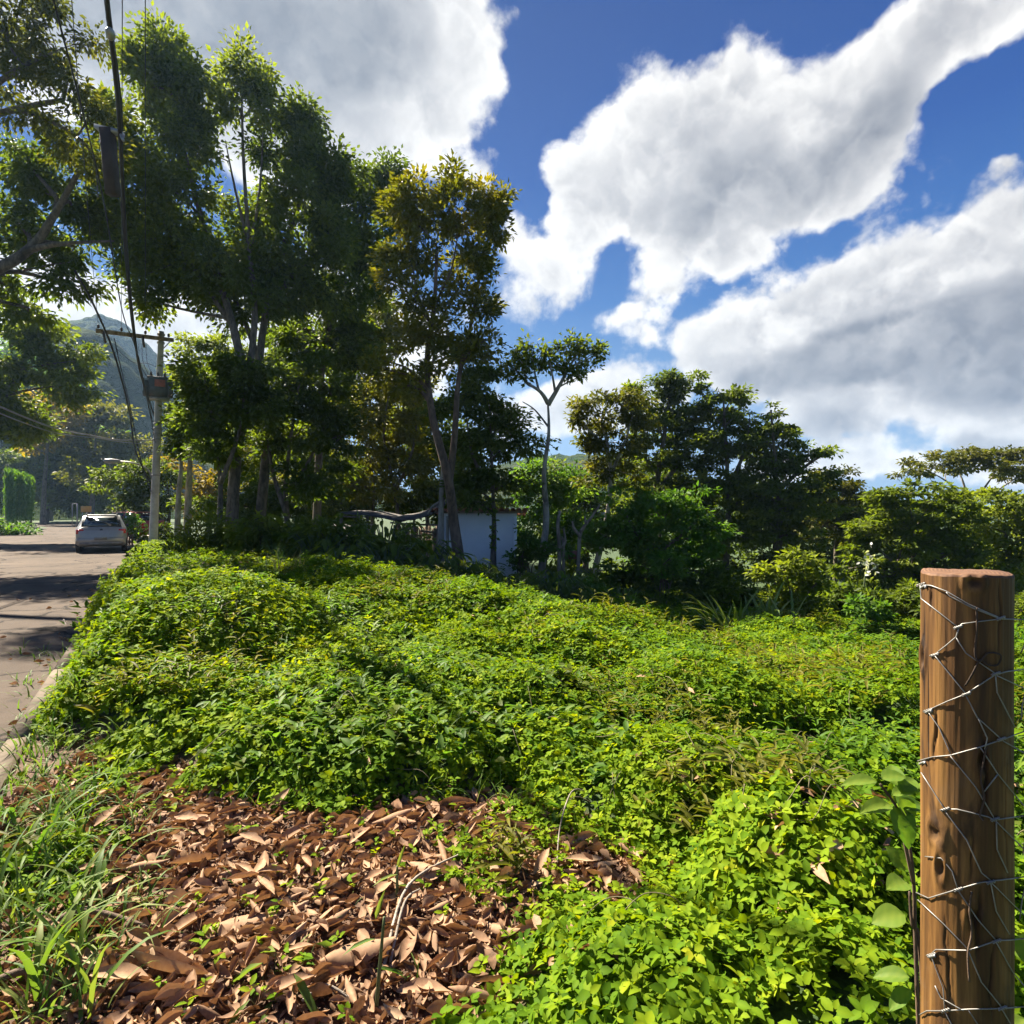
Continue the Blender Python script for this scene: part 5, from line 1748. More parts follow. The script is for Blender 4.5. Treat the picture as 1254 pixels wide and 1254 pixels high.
# splice box that hangs on the bundle
M['darkwood'] = solid('dark_timber', (.045, .03, .022), .85)
sb = empty('splice_box', at(136, 196, 8.2), 'long dark splice box hanging from the cable bundle under the trees', 'splice box')
mb = MB()
c0 = at(135, 197, 8.2)
tilt = unit(at(138, 236, 8.25) - at(131, 158, 8.15))
s1 = unit(np.cross(tilt, [0, 1, 0]))
s2 = np.cross(s1, tilt)
mb.box(c0, (.15, .13, .84), [s1, s2, tilt], .008)
mb.build('body', M['darkwood'], sb)
mb = MB()
mb.box(at(134, 158, 8.15), (.36, .10, .05), [unit(at(150, 162, 8.15) - at(120, 155, 8.15)), [0, 1, 0], [0, 0, 1]])
mb.tube([at(148, 163, 8.1), at(151, 170, 8.05)], .02, 6)
mb.build('bracket', M['steel'], sb)
sj = empty('cable_joint', at(135, 40, 6.05), 'small round joint on the bundle near the top of the picture', 'cable joint')
mb = MB()
a, b = at(134, 32, 6.0), at(136, 47, 6.1)
mb.tube([a, a * .75 + b * .25, a * .25 + b * .75, b], [.015, .042, .042, .015], 10)
mb.build('sleeve', M['steel'], sj, smooth=True)
mb = MB()
mb.tube([at(136, 41, 6.05), at(141, 41, 6.05)], [.02, .012], 6)
mb.build('clip', M['steel'], sj)

# ------------------------------------------------------------------ shed and lean-to
SH = empty('shed', (-.85, 19, -1.0), 'white walled shed with a red tiled roof edge, half sunk behind the green slope', 'shed')
mb = MB()
x0, x1, yf, yb, zb, zt = -2.15, .145, 18.0, 21.5, -1.3, 1.52
for (cx, cy, sx, sy) in (((x0 + x1) / 2, yf + .075, x1 - x0, .15), ((x0 + x1) / 2, yb - .075, x1 - x0, .15)):
    mb.box((cx, cy, (zb + zt) / 2), (sx, sy, zt - zb))
for cx in (x0 + .075, x1 - .075):
    mb.box((cx, (yf + yb) / 2, (zb + zt) / 2 - .004), (.15, yb - yf - .304, zt - zb))
M['white'] = solid('white_wash', (.84, .82, .79), .85, var=.04, scale=1.5, bump=.15, dirt=(.74, .72, .68))
mb.build('wall', M['white'], SH)
mb = MB()
mb.box((x1 - .06, yf - .012, (zb + zt) / 2 - .05), (.10, .03, zt - zb - .12))
mb.build('corner_board', M['white'], SH)
mb = MB()
M['tile'] = solid('clay_tile', (.36, .15, .085), .85, var=.35, scale=7, dirt=(.12, .08, .06))
w = .17
k = 0
xx = x0 - .2
while xx < x1 + .28:
    for j in range(9):
        y0, y1 = yf - .28 + j * .46, yf - .28 + j * .46 + .52
        z0 = zt + .06 - (y0 - yf) * .05 + .012
        prof = [(math.cos(a) * w * .5, math.sin(a) * w * .42) for a in np.linspace(0, math.pi, 7)]
        vs = []
        for (yy, s__) in ((y0, 1.0), (y1, .86)):
            zz = zt + .06 - (yy - yf) * .05 + (.02 if yy == y0 else 0)
            vs += [(xx + rng.normal(0, .003) + p_[0] * s__, yy, zz + p_[1] * s__) for p_ in prof]
            vs += [(xx + p_[0] * s__ * .8, yy, zz + p_[1] * s__ * .8 - .006) for p_ in prof]
        fs = []
        for i in range(6):
            fs += [(i, i + 1, 14 + i + 1, 14 + i), (7 + i + 1, 7 + i, 21 + i, 21 + i + 1), (i + 1, i, 7 + i, 7 + i + 1)]
        mb.add(vs, fs)
    xx += w
mb.build('roof', M['tile'], SH)
mb = MB()
mb.box(((x0 + x1) / 2 + .02, yf + 1.72, zt + .025 - .09), (x1 - x0 + .30, .06, .05))
mb.box(((x0 + x1) / 2 + .02, yf - .10, zt + .03), (x1 - x0 + .30, .05, .05))
mb.build('eaves_board', M['wood'], SH)

LT = empty('lean_to', at(500, 665, 19) * np.array([1, 1, 0]) + np.array([0, 0, -.9]), 'open weathered lean-to of grey sheets and poles left of the white shed', 'lean-to')
M['sheet'] = solid('grey_sheet', (.06, .052, .045), .9, var=.3, scale=4, dirt=(.09, .07, .055))


def sheet(pts_f, pts_b, thick, mat, name):
    mb = MB()
    n = len(pts_f)
    up = np.array([0, 0, thick])
    vs = [*pts_f, *pts_b, *[q - up for q in pts_f], *[q - up for q in pts_b]]
    fs = []
    for i in range(n - 1):
        fs += [(i, i + 1, n + i + 1, n + i), (2 * n + i + 1, 2 * n + i, 3 * n + i, 3 * n + i + 1), (i + 1, i, 2 * n + i, 2 * n + i + 1), (n + i, n + i + 1, 3 * n + i + 1, 3 * n + i)]
    fs += [(0, n, 3 * n, 2 * n), (n - 1, 3 * n - 1, 4 * n - 1, 2 * n - 1)]
    fs[-1] = (2 * n - 1, n - 1, 3 * n - 1, 4 * n - 1)
    mb.add(vs, fs)
    return mb.build(name, M[mat], LT)


fr = [at(x, y, 18.3) for x, y in ((478, 633), (492, 634.5), (505, 634), (518, 631), (530, 627), (541, 621))]
bk = [q + np.array([.1, 2.2, .12 + .08 * i]) for i, q in enumerate(fr)]
sheet(fr, bk, .025, 'sheet', 'roof')
fr = [at(x, y, 18.9) for x, y in ((412, 626.5), (430, 627), (448, 628), (470, 632), (490, 637))]
sheet(fr, [q + np.array([.1, 2.0, .10]) for q in fr], .025, 'sheet', 'roof')
mb = MB()
for a, b, d0, r in (((478, 638), (538, 641), 18.4, .03), ((415, 630), (452, 631), 18.95, .025), ((480, 655), (540, 652), 19.6, .04), ((515, 648), (540, 650), 18.6, .035), ((430, 641), (452, 640), 19.1, .04)):
    mb = MB()
    mb.tube([at(*a, d0), at((a[0] + b[0]) / 2, (a[1] + b[1]) / 2 + .6, d0), at(*b, d0)], r, 6, smoothing=3)
    mb.build('beam', M['wood'], LT)
for x_, y0_, d0, r in ((508, 640, 18.5, .045), (541, 615, 18.0, .065), (537, 640, 18.4, .06), (523, 640, 20.2, .05), (418, 629, 19, .05), (450, 630, 19, .05), (533, 645, 19.4, .07), (548, 630, 17.8, .05)):
    a = at(x_, y0_, d0)
    mb = MB()
    mb.tube([(a[0] + rng.normal(0, .03), d0, gz(a[0], d0) - .2), (a[0], d0, (gz(a[0], d0) + a[2]) / 2), tuple(a)], [r * 1.1, r, r * .9], 7, smoothing=3)
    mb.build('post', M['pale_bark'] if x_ in (541, 548) else M['wood'], LT, smooth=True)
mb = MB()
for i, x_ in enumerate(np.arange(484, 545, 5.2)):
    a = at(x_, 642 + rng.normal(0, 1.5), 20.6)
    mb.box((a[0], 20.6 + .02 * (i % 2), (a[2] - 1.2) / 2), (.125, .025, a[2] + 1.2))
mb.build('back_boards', M['wood'], LT)
mb = MB()
a = at(432, 640, 20.8)
mb.box((a[0], 20.9, (a[2] - 1.1) / 2), (1.5, .1, a[2] + 1.1))
mb.build('side_panel', M['concrete'], LT)

# pale trunk propped in front of the lean-to, thin stem before the wall, dead sticks
def stick(name, cat, label, pts, r, mat, group=None, twigs=()):
    b = pts[0]
    root = empty(name, b, label, cat, group)
    mb = MB()
    mb.tube(pts, r, 7, smoothing=5)
    for tw, rt in twigs:
        mb.tube(tw, rt, 5, smoothing=4)
    mb.build('stem', M[mat], root, smooth=True)
    return root


d_ = 17.2
stick('tree', 'tree', 'pale bare trunk standing just left of the golden tree in front of the lean-to', [np.array([at(541, 0, d_)[0], d_, gz(at(541, 0, d_)[0], d_) - .1]), at(540, 650, d_), at(541, 600, d_), at(543, 565, d_)], [.10, .085, .075, .05], 'pale_bark',
      twigs=[([at(541, 612, d_), at(530, 618, d_), at(524, 628, d_)], [.05, .04, .02])])
sp = stick('sapling', 'tree', 'thin vine wrapped stem standing against the white wall', [np.array([at(604, 0, 16.8)[0], 16.8, gz(at(604, 0, 16.8)[0], 16.8) - .1]), at(604, 670, 16.8), at(605, 650, 16.8), at(604, 630, 16.8)], [.06, .055, .05, .04], 'bark')
n = 60
P_ = np.array([at(604 + rng.normal(0, 1.5), rng.choice([646, 657, 662, 667, 634, 626]) + rng.normal(0, 3), 16.75 + rng.normal(0, .04)) for _ in range(n)])
scatter('foliage', P_, rng.normal(0, 1, (n, 3)), rng.normal(0, .6, (n, 3)) + np.array([0, -.5, .6]), np.full(n, .14), np.full(n, .09), M['mid'], sp)
for lab, pts, r, tw in [('pair of broken grey sticks standing behind the slope', [(684, 700), (685, 670), (683, 640), (686, 624)], 3.0, [[(690, 700), (690, 665), (688, 655)], [(684, 672), (692, 662), (690, 645)]]),
                        ('forked bare stick leaning right beside the broken sticks', [(707, 700), (709, 668), (712, 648), (724, 632), (735, 616)], 3.0, [[(711, 655), (703, 645), (701, 636)], [(712, 648), (717, 640), (716, 630)]])]:
    dd = 16.0
    pts3 = [at(x, y, dd + .1 * i) for i, (x, y) in enumerate(pts)]
    pts3[0][2] = min(pts3[0][2], gz(pts3[0][0], dd) - .1)
    stick('dead_stick', 'stick', lab, pts3, [.06, .052, .045, .036, .025][:len(pts3)], 'wood', twigs=[([at(x, y, dd + .05) for x, y in q], [.05, .04, .02]) for q in tw])
mb = MB()
a, b = at(690, 677, 16.3), at(708, 678, 16.3)
mb.box((a + b) / 2, (np.linalg.norm(b - a), .06, .22), None, .01)
o = mb.build('plank', M['rustred'])
tag(o, 'weathered reddish plank fixed between the dead sticks', 'plank')

# ------------------------------------------------------------------ cars
M['silver'] = solid('silver_paint', (.29, .285, .27), .35, .5, var=.05, scale=3, dirt=(.27, .25, .22))
M['redpaint'] = solid('red_paint', (.30, .02, .02), .3, .2, var=.08)
M['blackplastic'] = solid('black_plastic', (.03, .03, .032), .55)
M['grey_plastic'] = solid('grey_bumper', (.19, .185, .18), .55)
m, t = material('car_glass')
p_ = t.n('ShaderNodeBsdfPrincipled')
p_.inputs['Base Color'].default_value = (.02, .03, .035, 1)
p_.inputs['Roughness'].default_value = .06
p_.inputs['Specular IOR Level'].default_value = .9
out(t, p_.outputs[0])
M['carglass'] = m
m, t = material('tail_lamp_lens')
p_ = t.n('ShaderNodeBsdfPrincipled')
p_.inputs['Base Color'].default_value = (.42, .025, .02, 1)
p_.inputs['Roughness'].default_value = .2
out(t, p_.outputs[0])
M['lens'] = m


def make_car(base, head_deg, paint, label):
    a = R(head_deg)
    fw = np.array([-math.sin(a), math.cos(a), 0])
    rt = np.array([math.cos(a), math.sin(a), 0])
    up = np.array([0, 0, 1.0])
    root = empty('parked_car', base, label, 'car')
    pt = lambda l, w, h: np.asarray(base) + fw * l + rt * w + up * h
    # stations along the body: l, sill, half width low, half width belt, belt height, roof half width, roof height
    st = [(0.0, .36, .66, .70, .80, .55, .83), (.05, .30, .76, .775, .90, .60, .94), (.14, .26, .80, .805, .95, .64, .985), (.34, .24, .82, .825, .955, .60, 1.24), (.52, .22, .825, .83, .955, .575, 1.405), (.75, .22, .83, .83, .955, .575, 1.45),
          (1.3, .21, .83, .83, .95, .575, 1.465), (2.0, .21, .83, .83, .945, .575, 1.455), (2.35, .21, .83, .83, .94, .565, 1.40), (2.95, .21, .825, .82, .93, .66, .97), (3.4, .22, .815, .80, .87, .62, .91), (3.75, .27, .77, .74, .74, .55, .77), (3.86, .36, .66, .64, .62, .48, .64)]
    mb = MB()
    R_ = 14
    vs = []
    for (l, zs, wl, wb, zb_, wr, zr) in st:
        half = [(0, zs), (wl * .86, zs), (wl * .97, zs + .06), (wl, (zs + zb_) * .5), (wb, zb_ - .05), (wb * .965, zb_), (wr + .03, max(zb_ + .01, zr - .05)), (wr * .8, zr)]
        ring = half + [(-x, z) for x, z in half[::-1][:-1]]
        R_ = len(ring)
        # roof crown
        vs += [pt(l, x, z) for x, z in ring]
    fs = []
    for i in range(len(st) - 1):
        for k in range(R_):
            k2 = (k + 1) % R_
            fs.append((i * R_ + k, i * R_ + k2, (i + 1) * R_ + k2, (i + 1) * R_ + k))
    fs.append(tuple(range(R_ - 1, -1, -1)))
    fs.append(tuple((len(st) - 1) * R_ + k for k in range(R_)))
    mb.add(vs, fs)
    body = mb.build('body', paint, root, smooth=True)
    md = body.modifiers.new('edges', 'EDGE_SPLIT')
    md.split_angle = R(38)
    # window panes lie 4 mm proud of the shell
    def pane(name, q, mat='carglass', th=.012, par=None):
        q = [np.asarray(v) for v in q]
        nrm = unit(np.cross(q[1] - q[0], q[-1] - q[0]))
        o_ = [v + nrm * .004 for v in q]
        i_ = [v - nrm * th for v in q]
        n = len(q)
        m_ = MB()
        m_.add(o_ + i_, [tuple(range(n)), tuple(range(2 * n - 1, n - 1, -1))] + [(i, n + i, n + (i + 1) % n, (i + 1) % n) for i in range(n)])
        return m_.build(name, M[mat], root)
    # hatch surround and rear window (slope from l=.14,z=.985 to l=.52,z=1.405)
    sl_ = lambda h: .14 + (h - .985) / (1.405 - .985) * .38 - (.012)
    pane('hatch_surround', [pt(sl_(1.0) - .006, -.645, 1.0), pt(sl_(1.0) - .006, .645, 1.0), pt(sl_(1.385) - .006, .575, 1.385), pt(sl_(1.385) - .006, -.575, 1.385)], 'blackplastic', .02)
    pane('rear_window', [pt(sl_(1.035) - .014, -.575, 1.035), pt(sl_(1.035) - .014, .575, 1.035), pt(sl_(1.345) - .014, .505, 1.345), pt(sl_(1.345) - .014, -.505, 1.345)], 'carglass', .01)
    for s in (-1, 1):
        for (l0, l1, t0, t1) in ((.62, 1.28, .80, 1.28), (1.36, 2.78, 1.36, 2.34)):
            q = [pt(l0, s * .812, .985), pt(l1, s * .812, .98), pt(t1, s * .628, 1.385), pt(t0, s * .628, 1.39)]
            pane('side_window', q if s > 0 else q[::-1])
    pane('windscreen', [pt(2.92, .62, .985), pt(2.92, -.62, .985), pt(2.40, -.55, 1.375), pt(2.40, .55, 1.375)])
    # rear bumper, number plate, emblem, lamps, spoiler
    m_ = MB()
    m_.box(pt(-.035, 0, .46), (1.56, .14, .24), [rt, fw, up], .04)
    m_.build('bumper', paint, root)
    m_ = MB()
    m_.box(pt(-.06, 0, .36), (1.40, .12, .09), [rt, fw, up], .02)
    m_.build('bumper_skirt', M['grey_plastic'], root)
    m_ = MB()
    m_.box(pt(-.113, -.02, .545), (.42, .012, .10), [rt, fw, up], .002)
    m_.build('number_plate', M['galv'], root)
    m_ = MB()
    m_.tube([pt(.035, 0, .865), pt(.012, 0, .865)], .052, 14)
    m_.build('emblem', M['blackplastic'], root)
    for s in (-1, 1):
        m_ = MB()
        m_.box(pt(.085, s * .665, .815), (.27, .14, .17), [rt, fw, up], .03)
        m_.build('tail_lamp', M['lens'], root)
    m_ = MB()
    m_.box(pt(.46, 0, 1.43), (1.08, .22, .035), [rt, fw, up], .01)
    m_.build('spoiler', paint, root)
    for s in (-1, 1):
        m_ = MB()
        m_.tube([pt(.75, s * .50, 1.455), pt(.8, s * .50, 1.50), pt(1.9, s * .50, 1.505), pt(2.0, s * .50, 1.46)], .016, 6, smoothing=3)
        m_.build('roof_rail', M['blackplastic'], root)
        m_ = MB()
        m_.box(pt(2.62, s * .855, 1.0), (.10, .09, .12), [rt, fw, up], .02)
        m_.build('side_mirror', M['blackplastic'], root)
    m_ = MB()
    m_.tube([pt(.3, -.2, .40), pt(-.07, -.2, .33)], .024, 8)
    m_.build('exhaust', M['steel'], root)
    for l in (.62, 3.02):
        for s in (-1, 1):
            c_ = pt(l, s * .74, .29)
            w_ = empty('wheel', c_, None, None)
            w_.parent = root
            w_.location = Vector(c_ - np.asarray(base))
            m_ = MB()
            prof = [(.19, -.085), (.27, -.09), (.29, -.06), (.29, .06), (.27, .09), (.19, .085)]
            m_.tube([c_ + rt * s * q for r, q in prof], [r for r, q in prof], 24)
            m_.build('tyre', M['rubber'], w_, smooth=False)
            m_ = MB()
            prof = [(.05, -.08), (.185, -.086), (.19, .07), (.10, .088), (.05, .092)]
            m_.tube([c_ + rt * s * q for r, q in prof], [r for r, q in prof], 18)
            m_.build('rim', M['steel'], w_, smooth=False)
    return root


cb = at(124, 676, 23.4)
make_car((cb[0], cb[1], .0), 32.5, M['silver'], 'silver hatchback on the road seen from behind, by the utility pole')
rb = at(205, 657, 31)
make_car((rb[0] - 1.2, rb[1] + 1.0, gz(rb[0], rb[1])), 75, M['redpaint'], 'dark red car almost hidden behind the foot of the utility pole')

# things far down the road
sg = empty('sign_board', at(105, 634, 66), 'orange yellow sign board in the shade beyond the silver car', 'sign')
M['orange'] = solid('orange_paint', (.62, .27, .02), .5, var=.15, scale=2)
c0 = at(105.5, 621.5, 66)
mb = MB()
mb.box(c0, (1.15, .05, .66), None, .02)
mb.build('board', M['orange'], sg)
for q in (-.45, .45):
    mb = MB()
    mb.tube([(c0[0] + q, c0[1] + .07, gz(c0[0], c0[1]) - .2), (c0[0] + q, c0[1] + .07, c0[2] + .3)], .04, 8)
    mb.build('post', M['steel'], sg)
gt = empty('gate_frame', at(91, 634, 62), 'thin pale metal gate frame beside the road bend', 'gate')
for px, w in ((88.5, .035), (94.5, .06)):
    a = at(px, 614.5, 62)
    mb = MB()
    mb.tube([(a[0], 62, gz(a[0], 62) - .1), tuple(a)], w, 8)
    mb.build('post', M['galv'], gt)
a, b = at(88.5, 615, 62), at(94.5, 614.6, 62)
mb = MB()
mb.tube([a, b], .03, 6)
mb.build('rail', M['galv'], gt)
rk = at(19, 652, 46)
mb = MB()
vs, fs = [], []
for i in range(9):
    for j in range(14):
        u, v = math.pi * i / 8, 2 * math.pi * j / 14
        r_ = .75 + .25 * math.sin(3 * v + 2 * u) * math.sin(u * 2) + .12 * math.sin(5 * v + 1)
        vs.append((rk[0] + .55 * r_ * math.sin(u) * math.cos(v), rk[1] + .5 * r_ * math.sin(u) * math.sin(v), gz(rk[0], rk[1]) + .25 + .62 * r_ * math.cos(u)))
for i in range(8):
    for j in range(14):
        fs.append((i * 14 + j, i * 14 + (j + 1) % 14, (i + 1) * 14 + (j + 1) % 14, (i + 1) * 14 + j))
mb.add(vs, fs)
tag(mb.build('rock', M['concrete'], smooth=True), 'pale rock on the verge under the vine curtain', 'rock')

# ------------------------------------------------------------------ wooden post with wire netting
PX, PY, PR, PT = .7065, .950, .0588, 1.467
post = empty('fence_post', (PX, PY, 0), 'thick round brown wooden fence post wrapped in wire netting, close on the right', 'fence post')
m, t = material('treated_wood')
tcn = t.n('ShaderNodeTexCoord')
mp = t.n('ShaderNodeMapping')
t.put(mp, 0, tcn.outputs['Object'])
mp.inputs[3].default_value = (26, 26, 1.5)
n1 = t.noise(mp.outputs[0], 1.5, 8, .62, .6)
mp2 = t.n('ShaderNodeMapping')
t.put(mp2, 0, tcn.outputs['Object'])
mp2.inputs[3].default_value = (9, 9, 2.2)
n2 = t.noise(mp2.outputs[0], 1.3, 5, .6, .8)
mp3 = t.n('ShaderNodeMapping')
t.put(mp3, 0, tcn.outputs['Object'])
mp3.inputs[3].default_value = (60, 60, 2.0)
n3 = t.noise(mp3.outputs[0], 1.0, 3, .5, .2)
c = t.ramp(n1.outputs[0], [(.28, (.028, .012, .004)), (.48, (.110, .052, .014)), (.72, (.28, .145, .04))])
c = t.mix(t.smooth(n2.outputs[0], .50, .66), c, (.040, .020, .009))
crk = t.smooth(n3.outputs[0], .665, .70)
c = t.mix(crk, c, (.02, .010, .006))
dka = t.n('ShaderNodeAttribute', attribute_name='tone')
c = t.mix(t.math('MULTIPLY', dka.outputs['Fac'], .93), c, (.012, .005, .003))
n5 = t.noise(tcn.outputs['Object'], 7.0, 6, .65)
c = t.mix(t.math('MULTIPLY', t.smooth(n5.outputs[0], .54, .70), .25), c, (.115, .09, .065))
p_ = t.n('ShaderNodeBsdfPrincipled')
t.put(p_, 'Base Color', c)
p_.inputs['Roughness'].default_value = .62
p_.inputs['Specular IOR Level'].default_value = .3
bp = t.n('ShaderNodeBump')
bp.inputs['Strength'].default_value = .55
bp.inputs['Distance'].default_value = .004
hgt = t.math('SUBTRACT', n1.outputs[0], t.math('MULTIPLY', crk, .9))
t.put(bp, 'Height', hgt)
t.put(p_, 'Normal', bp.outputs[0])
out(t, p_.outputs[0])
M['postwood'] = m
m, t = material('end_grain')
tcn = t.n('ShaderNodeTexCoord')
wv_ = t.n('ShaderNodeTexWave', wave_type='RINGS', rings_direction='Z')
t.put(wv_, 0, tcn.outputs['Object'])
wv_.inputs['Scale'].default_value = 60
wv_.inputs['Distortion'].default_value = 2.5
c = t.mix(wv_.outputs[1], (.085, .036, .016), (.16, .08, .036))
p_ = t.n('ShaderNodeBsdfPrincipled')
t.put(p_, 'Base Color', c)
p_.inputs['Roughness'].default_value = .8
out(t, p_.outputs[0])
M['endgrain'] = m


def sight(px, py):
    """angle and height on the post for a point of it seen in the photograph"""
    dx, dz_ = (px - 627) / 747, (625 - py) / 747
    A, Bq, Cq = dx * dx + 1, -2 * (dx * PX + PY), PX * PX + PY * PY - PR * PR
    tt = (-Bq - math.sqrt(max(0, Bq * Bq - 4 * A * Cq))) / (2 * A)
    return math.atan2(tt - PY, dx * tt - PX), CAMZ + dz_ * tt


CRACKS = [(1205, 890, 1000, .016, .006), (1146, 868, 935, .010, .004), (1199, 1085, 1180, .014, .006), (1188, 1010, 1085, .008, .003), (1224, 705, 800, .008, .003), (1216, 1150, 1250, .012, .004), (1160, 1120, 1230, .008, .003), (1140, 715, 745, .009, .004), (1233, 930, 1060, .008, .003)]
CRACKS = [(*sight(x, (y0 + y1) / 2), abs(sight(x, y0)[1] - sight(x, y1)[1]) / 2, dp, w) for (x, y0, y1, dp, w) in CRACKS]
KNOTS = [(1193, 712, .013, .010), (1131, 803, .009, .022), (1146, 1018, .014, .016), (1203, 930, .008, .02), (1192, 1122, .010, .014), (1152, 1060, .008, .02)]
KNOTS = [(*sight(x, y), w, h) for (x, y, w, h) in KNOTS]


def post_field(a, z):
    r = PR * (1 + .012 * np.sin(2 * a + 1) + .008 * np.sin(5 * a + z * 3) + .010 * np.sin(z * 9 + a) + .004 * np.sin(13 * a + z * 6) + .003 * np.sin(29 * a + 3 * np.sin(z * 8)) + .002 * np.sin(53 * a - z * 11))
    dark = np.zeros_like(r)
    for (ca, cz, hz_, dp, w) in CRACKS:
        da = (a - ca - .05 * np.sin(z * 37 + ca * 9) - .02 * np.sin(z * 130) + math.pi) % (2 * math.pi) - math.pi
        g = np.exp(-(da * PR / (w * .42)) ** 2) * np.clip(1 - np.abs((z - cz) / hz_), 0, 1) ** .5
        r = r - dp * .45 * g
        dark = np.maximum(dark, g)
    for (ca, cz, w, h) in KNOTS:
        da = ((a - ca + math.pi) % (2 * math.pi) - math.pi) * PR
        q = np.sqrt((da / w) ** 2 + ((z - cz) / h) ** 2)
        r = r + .0035 * np.exp(-((q - 1) / .35) ** 2) - .006 * np.exp(-(q / .6) ** 2)
        dark = np.maximum(dark, .9 * np.exp(-(q / .75) ** 2))
        dark = np.maximum(dark, .35 * np.exp(-((q - 1.35) / .3) ** 2))
    return r, dark


NA, NZ = 260, 190
aa, zz = np.meshgrid(np.arange(NA) * 2 * math.pi / NA, np.linspace(-.15, PT - .004, NZ + 1))
rr, dk = post_field(aa, zz)
ztop = zz + sstep(zz, PT - .08, PT) * (.0012 * np.sin(aa * 3 + 1) + .0003 * np.sin(aa * 17))
V = np.stack([PX + rr * np.cos(aa), PY + rr * np.sin(aa), ztop], -1).reshape(-1, 3)
id_ = np.arange((NZ + 1) * NA).reshape(NZ + 1, NA)
lp = np.stack([id_[:-1], np.roll(id_[:-1], -1, 1), np.roll(id_[1:], -1, 1), id_[1:]], -1).ravel()
link_mesh('shaft', V, lp, np.full(NZ * NA, 4), M['postwood'], post, tone=dk.ravel(), smooth=True)
mb = MB()
vs = []
rt_, _d = post_field(np.arange(NA) * 2 * math.pi / NA, np.full(NA, PT - .004))
for j, (s__, dz_) in enumerate(((1.0, -.004), (.985, -.0012), (.95, .0003), (.6, .0008), (.25, .0004))):
    for k in range(NA):
        a = 2 * math.pi * k / NA
        r = rt_[k] * s__
        vs.append((PX + r * math.cos(a), PY + r * math.sin(a), PT + dz_ + .0012 * math.sin(a * 3 + 1) * s__ + .0003 * math.sin(a * 17) * s__))
vs.append((PX, PY, PT + .0006))
fs = []
for j in range(4):
    for k in range(NA):
        k2 = (k + 1) % NA
        fs.append((j * NA + k, j * NA + k2, (j + 1) * NA + k2, (j + 1) * NA + k))
for k in range(NA):
    fs.append((4 * NA + k, 4 * NA + (k + 1) % NA, 5 * NA))
mb.add(vs, fs)
mb.build('end_face', M['endgrain'], post, smooth=True)

WIRES = [[(1127, 714), (1140, 715), (1159, 722), (1186, 738), (1225, 755)], [(1159, 723), (1163, 728), (1190, 742), (1225, 756), (1262, 757)], [(1127, 714), (1128, 731), (1150, 748), (1173, 766)],
         [(1173, 767), (1178, 762), (1200, 759), (1225, 756)], [(1174, 767), (1171, 778), (1158, 789), (1144, 800)], [(1171, 779), (1183, 798), (1219, 823)], [(1144, 800), (1166, 827), (1183, 848)],
         [(1219, 824), (1183, 848), (1160, 857), (1136, 868)], [(1219, 824), (1235, 820), (1262, 817)], [(1219, 824), (1221, 846), (1243, 889)], [(1220, 825), (1254, 841), (1264, 847)],
         [(1136, 869), (1150, 889), (1164, 921)], [(1183, 850), (1197, 877), (1226, 903)], [(1226, 904), (1200, 913), (1164, 923), (1142, 925), (1124, 930)], [(1227, 904), (1240, 899), (1264, 890)], [(1226, 904), (1240, 912), (1264, 926)],
         [(1198, 878), (1209, 902), (1206, 915)], [(1164, 924), (1195, 962), (1218, 1001)], [(1201, 914), (1222, 946), (1254, 985), (1264, 996)], [(1128, 944), (1157, 989)], [(1157, 989), (1172, 989), (1209, 998), (1218, 1002), (1240, 999), (1264, 996)],
         [(1222, 946), (1204, 969)], [(1157, 991), (1184, 1027), (1202, 1067), (1213, 1076)], [(1220, 1003), (1221, 1038), (1234, 1067)], [(1218, 1002), (1243, 1027), (1264, 1048)], [(1122, 1091), (1137, 1098), (1173, 1087), (1200, 1079), (1213, 1077), (1240, 1074), (1264, 1070)],
         [(1133, 1047), (1153, 1049), (1166, 1065), (1173, 1087)], [(1173, 1088), (1198, 1125), (1220, 1150)], [(1213, 1078), (1220, 1114), (1236, 1142)], [(1213, 1078), (1240, 1105), (1264, 1128)], [(1124, 1100), (1155, 1129), (1186, 1161)],
         [(1140, 1167), (1146, 1161), (1186, 1162), (1220, 1150), (1240, 1149), (1264, 1146)], [(1140, 1168), (1155, 1208), (1157, 1235)], [(1186, 1163), (1202, 1201), (1227, 1232)], [(1220, 1152), (1240, 1188), (1262, 1215)],
         [(1126, 1241), (1135, 1236), (1157, 1236), (1186, 1234), (1227, 1233), (1264, 1230)], [(1227, 1234), (1240, 1256), (1262, 1280)], [(1157, 1237), (1180, 1280)], [(1186, 1235), (1215, 1280)], [(1145, 1205), (1152, 1220), (1180, 1236)]]


def on_post(px, py):
    """where the sight line meets the post just outside the bark; beyond its edge the netting leaves along a plane through its axis"""
    dx, dz_ = (px - 627) / 747, (625 - py) / 747
    r = PR * 1.018 + .0016
    A = dx * dx + 1
    Bq = -2 * (dx * PX + PY)
    Cq = PX * PX + PY * PY - r * r
    disc = Bq * Bq - 4 * A * Cq
    tmax = (PX * dx + PY) / A
    if disc > 0:
        tt = (-Bq - math.sqrt(disc)) / (2 * A)
        x, y = dx * tt, tt
    else:
        tt = tmax + .004 if px > 1180 else tmax
        x, y = dx * tt, tt
    return np.array([x, y, CAMZ + dz_ * tt])


net = empty('wire_netting', (PX, PY - .075, .5), 'galvanised hexagonal wire netting stretched round the wooden post', 'wire netting')
mb = MB()


def twist(a, b, r):
    mb.tube([a, b], r, 5)


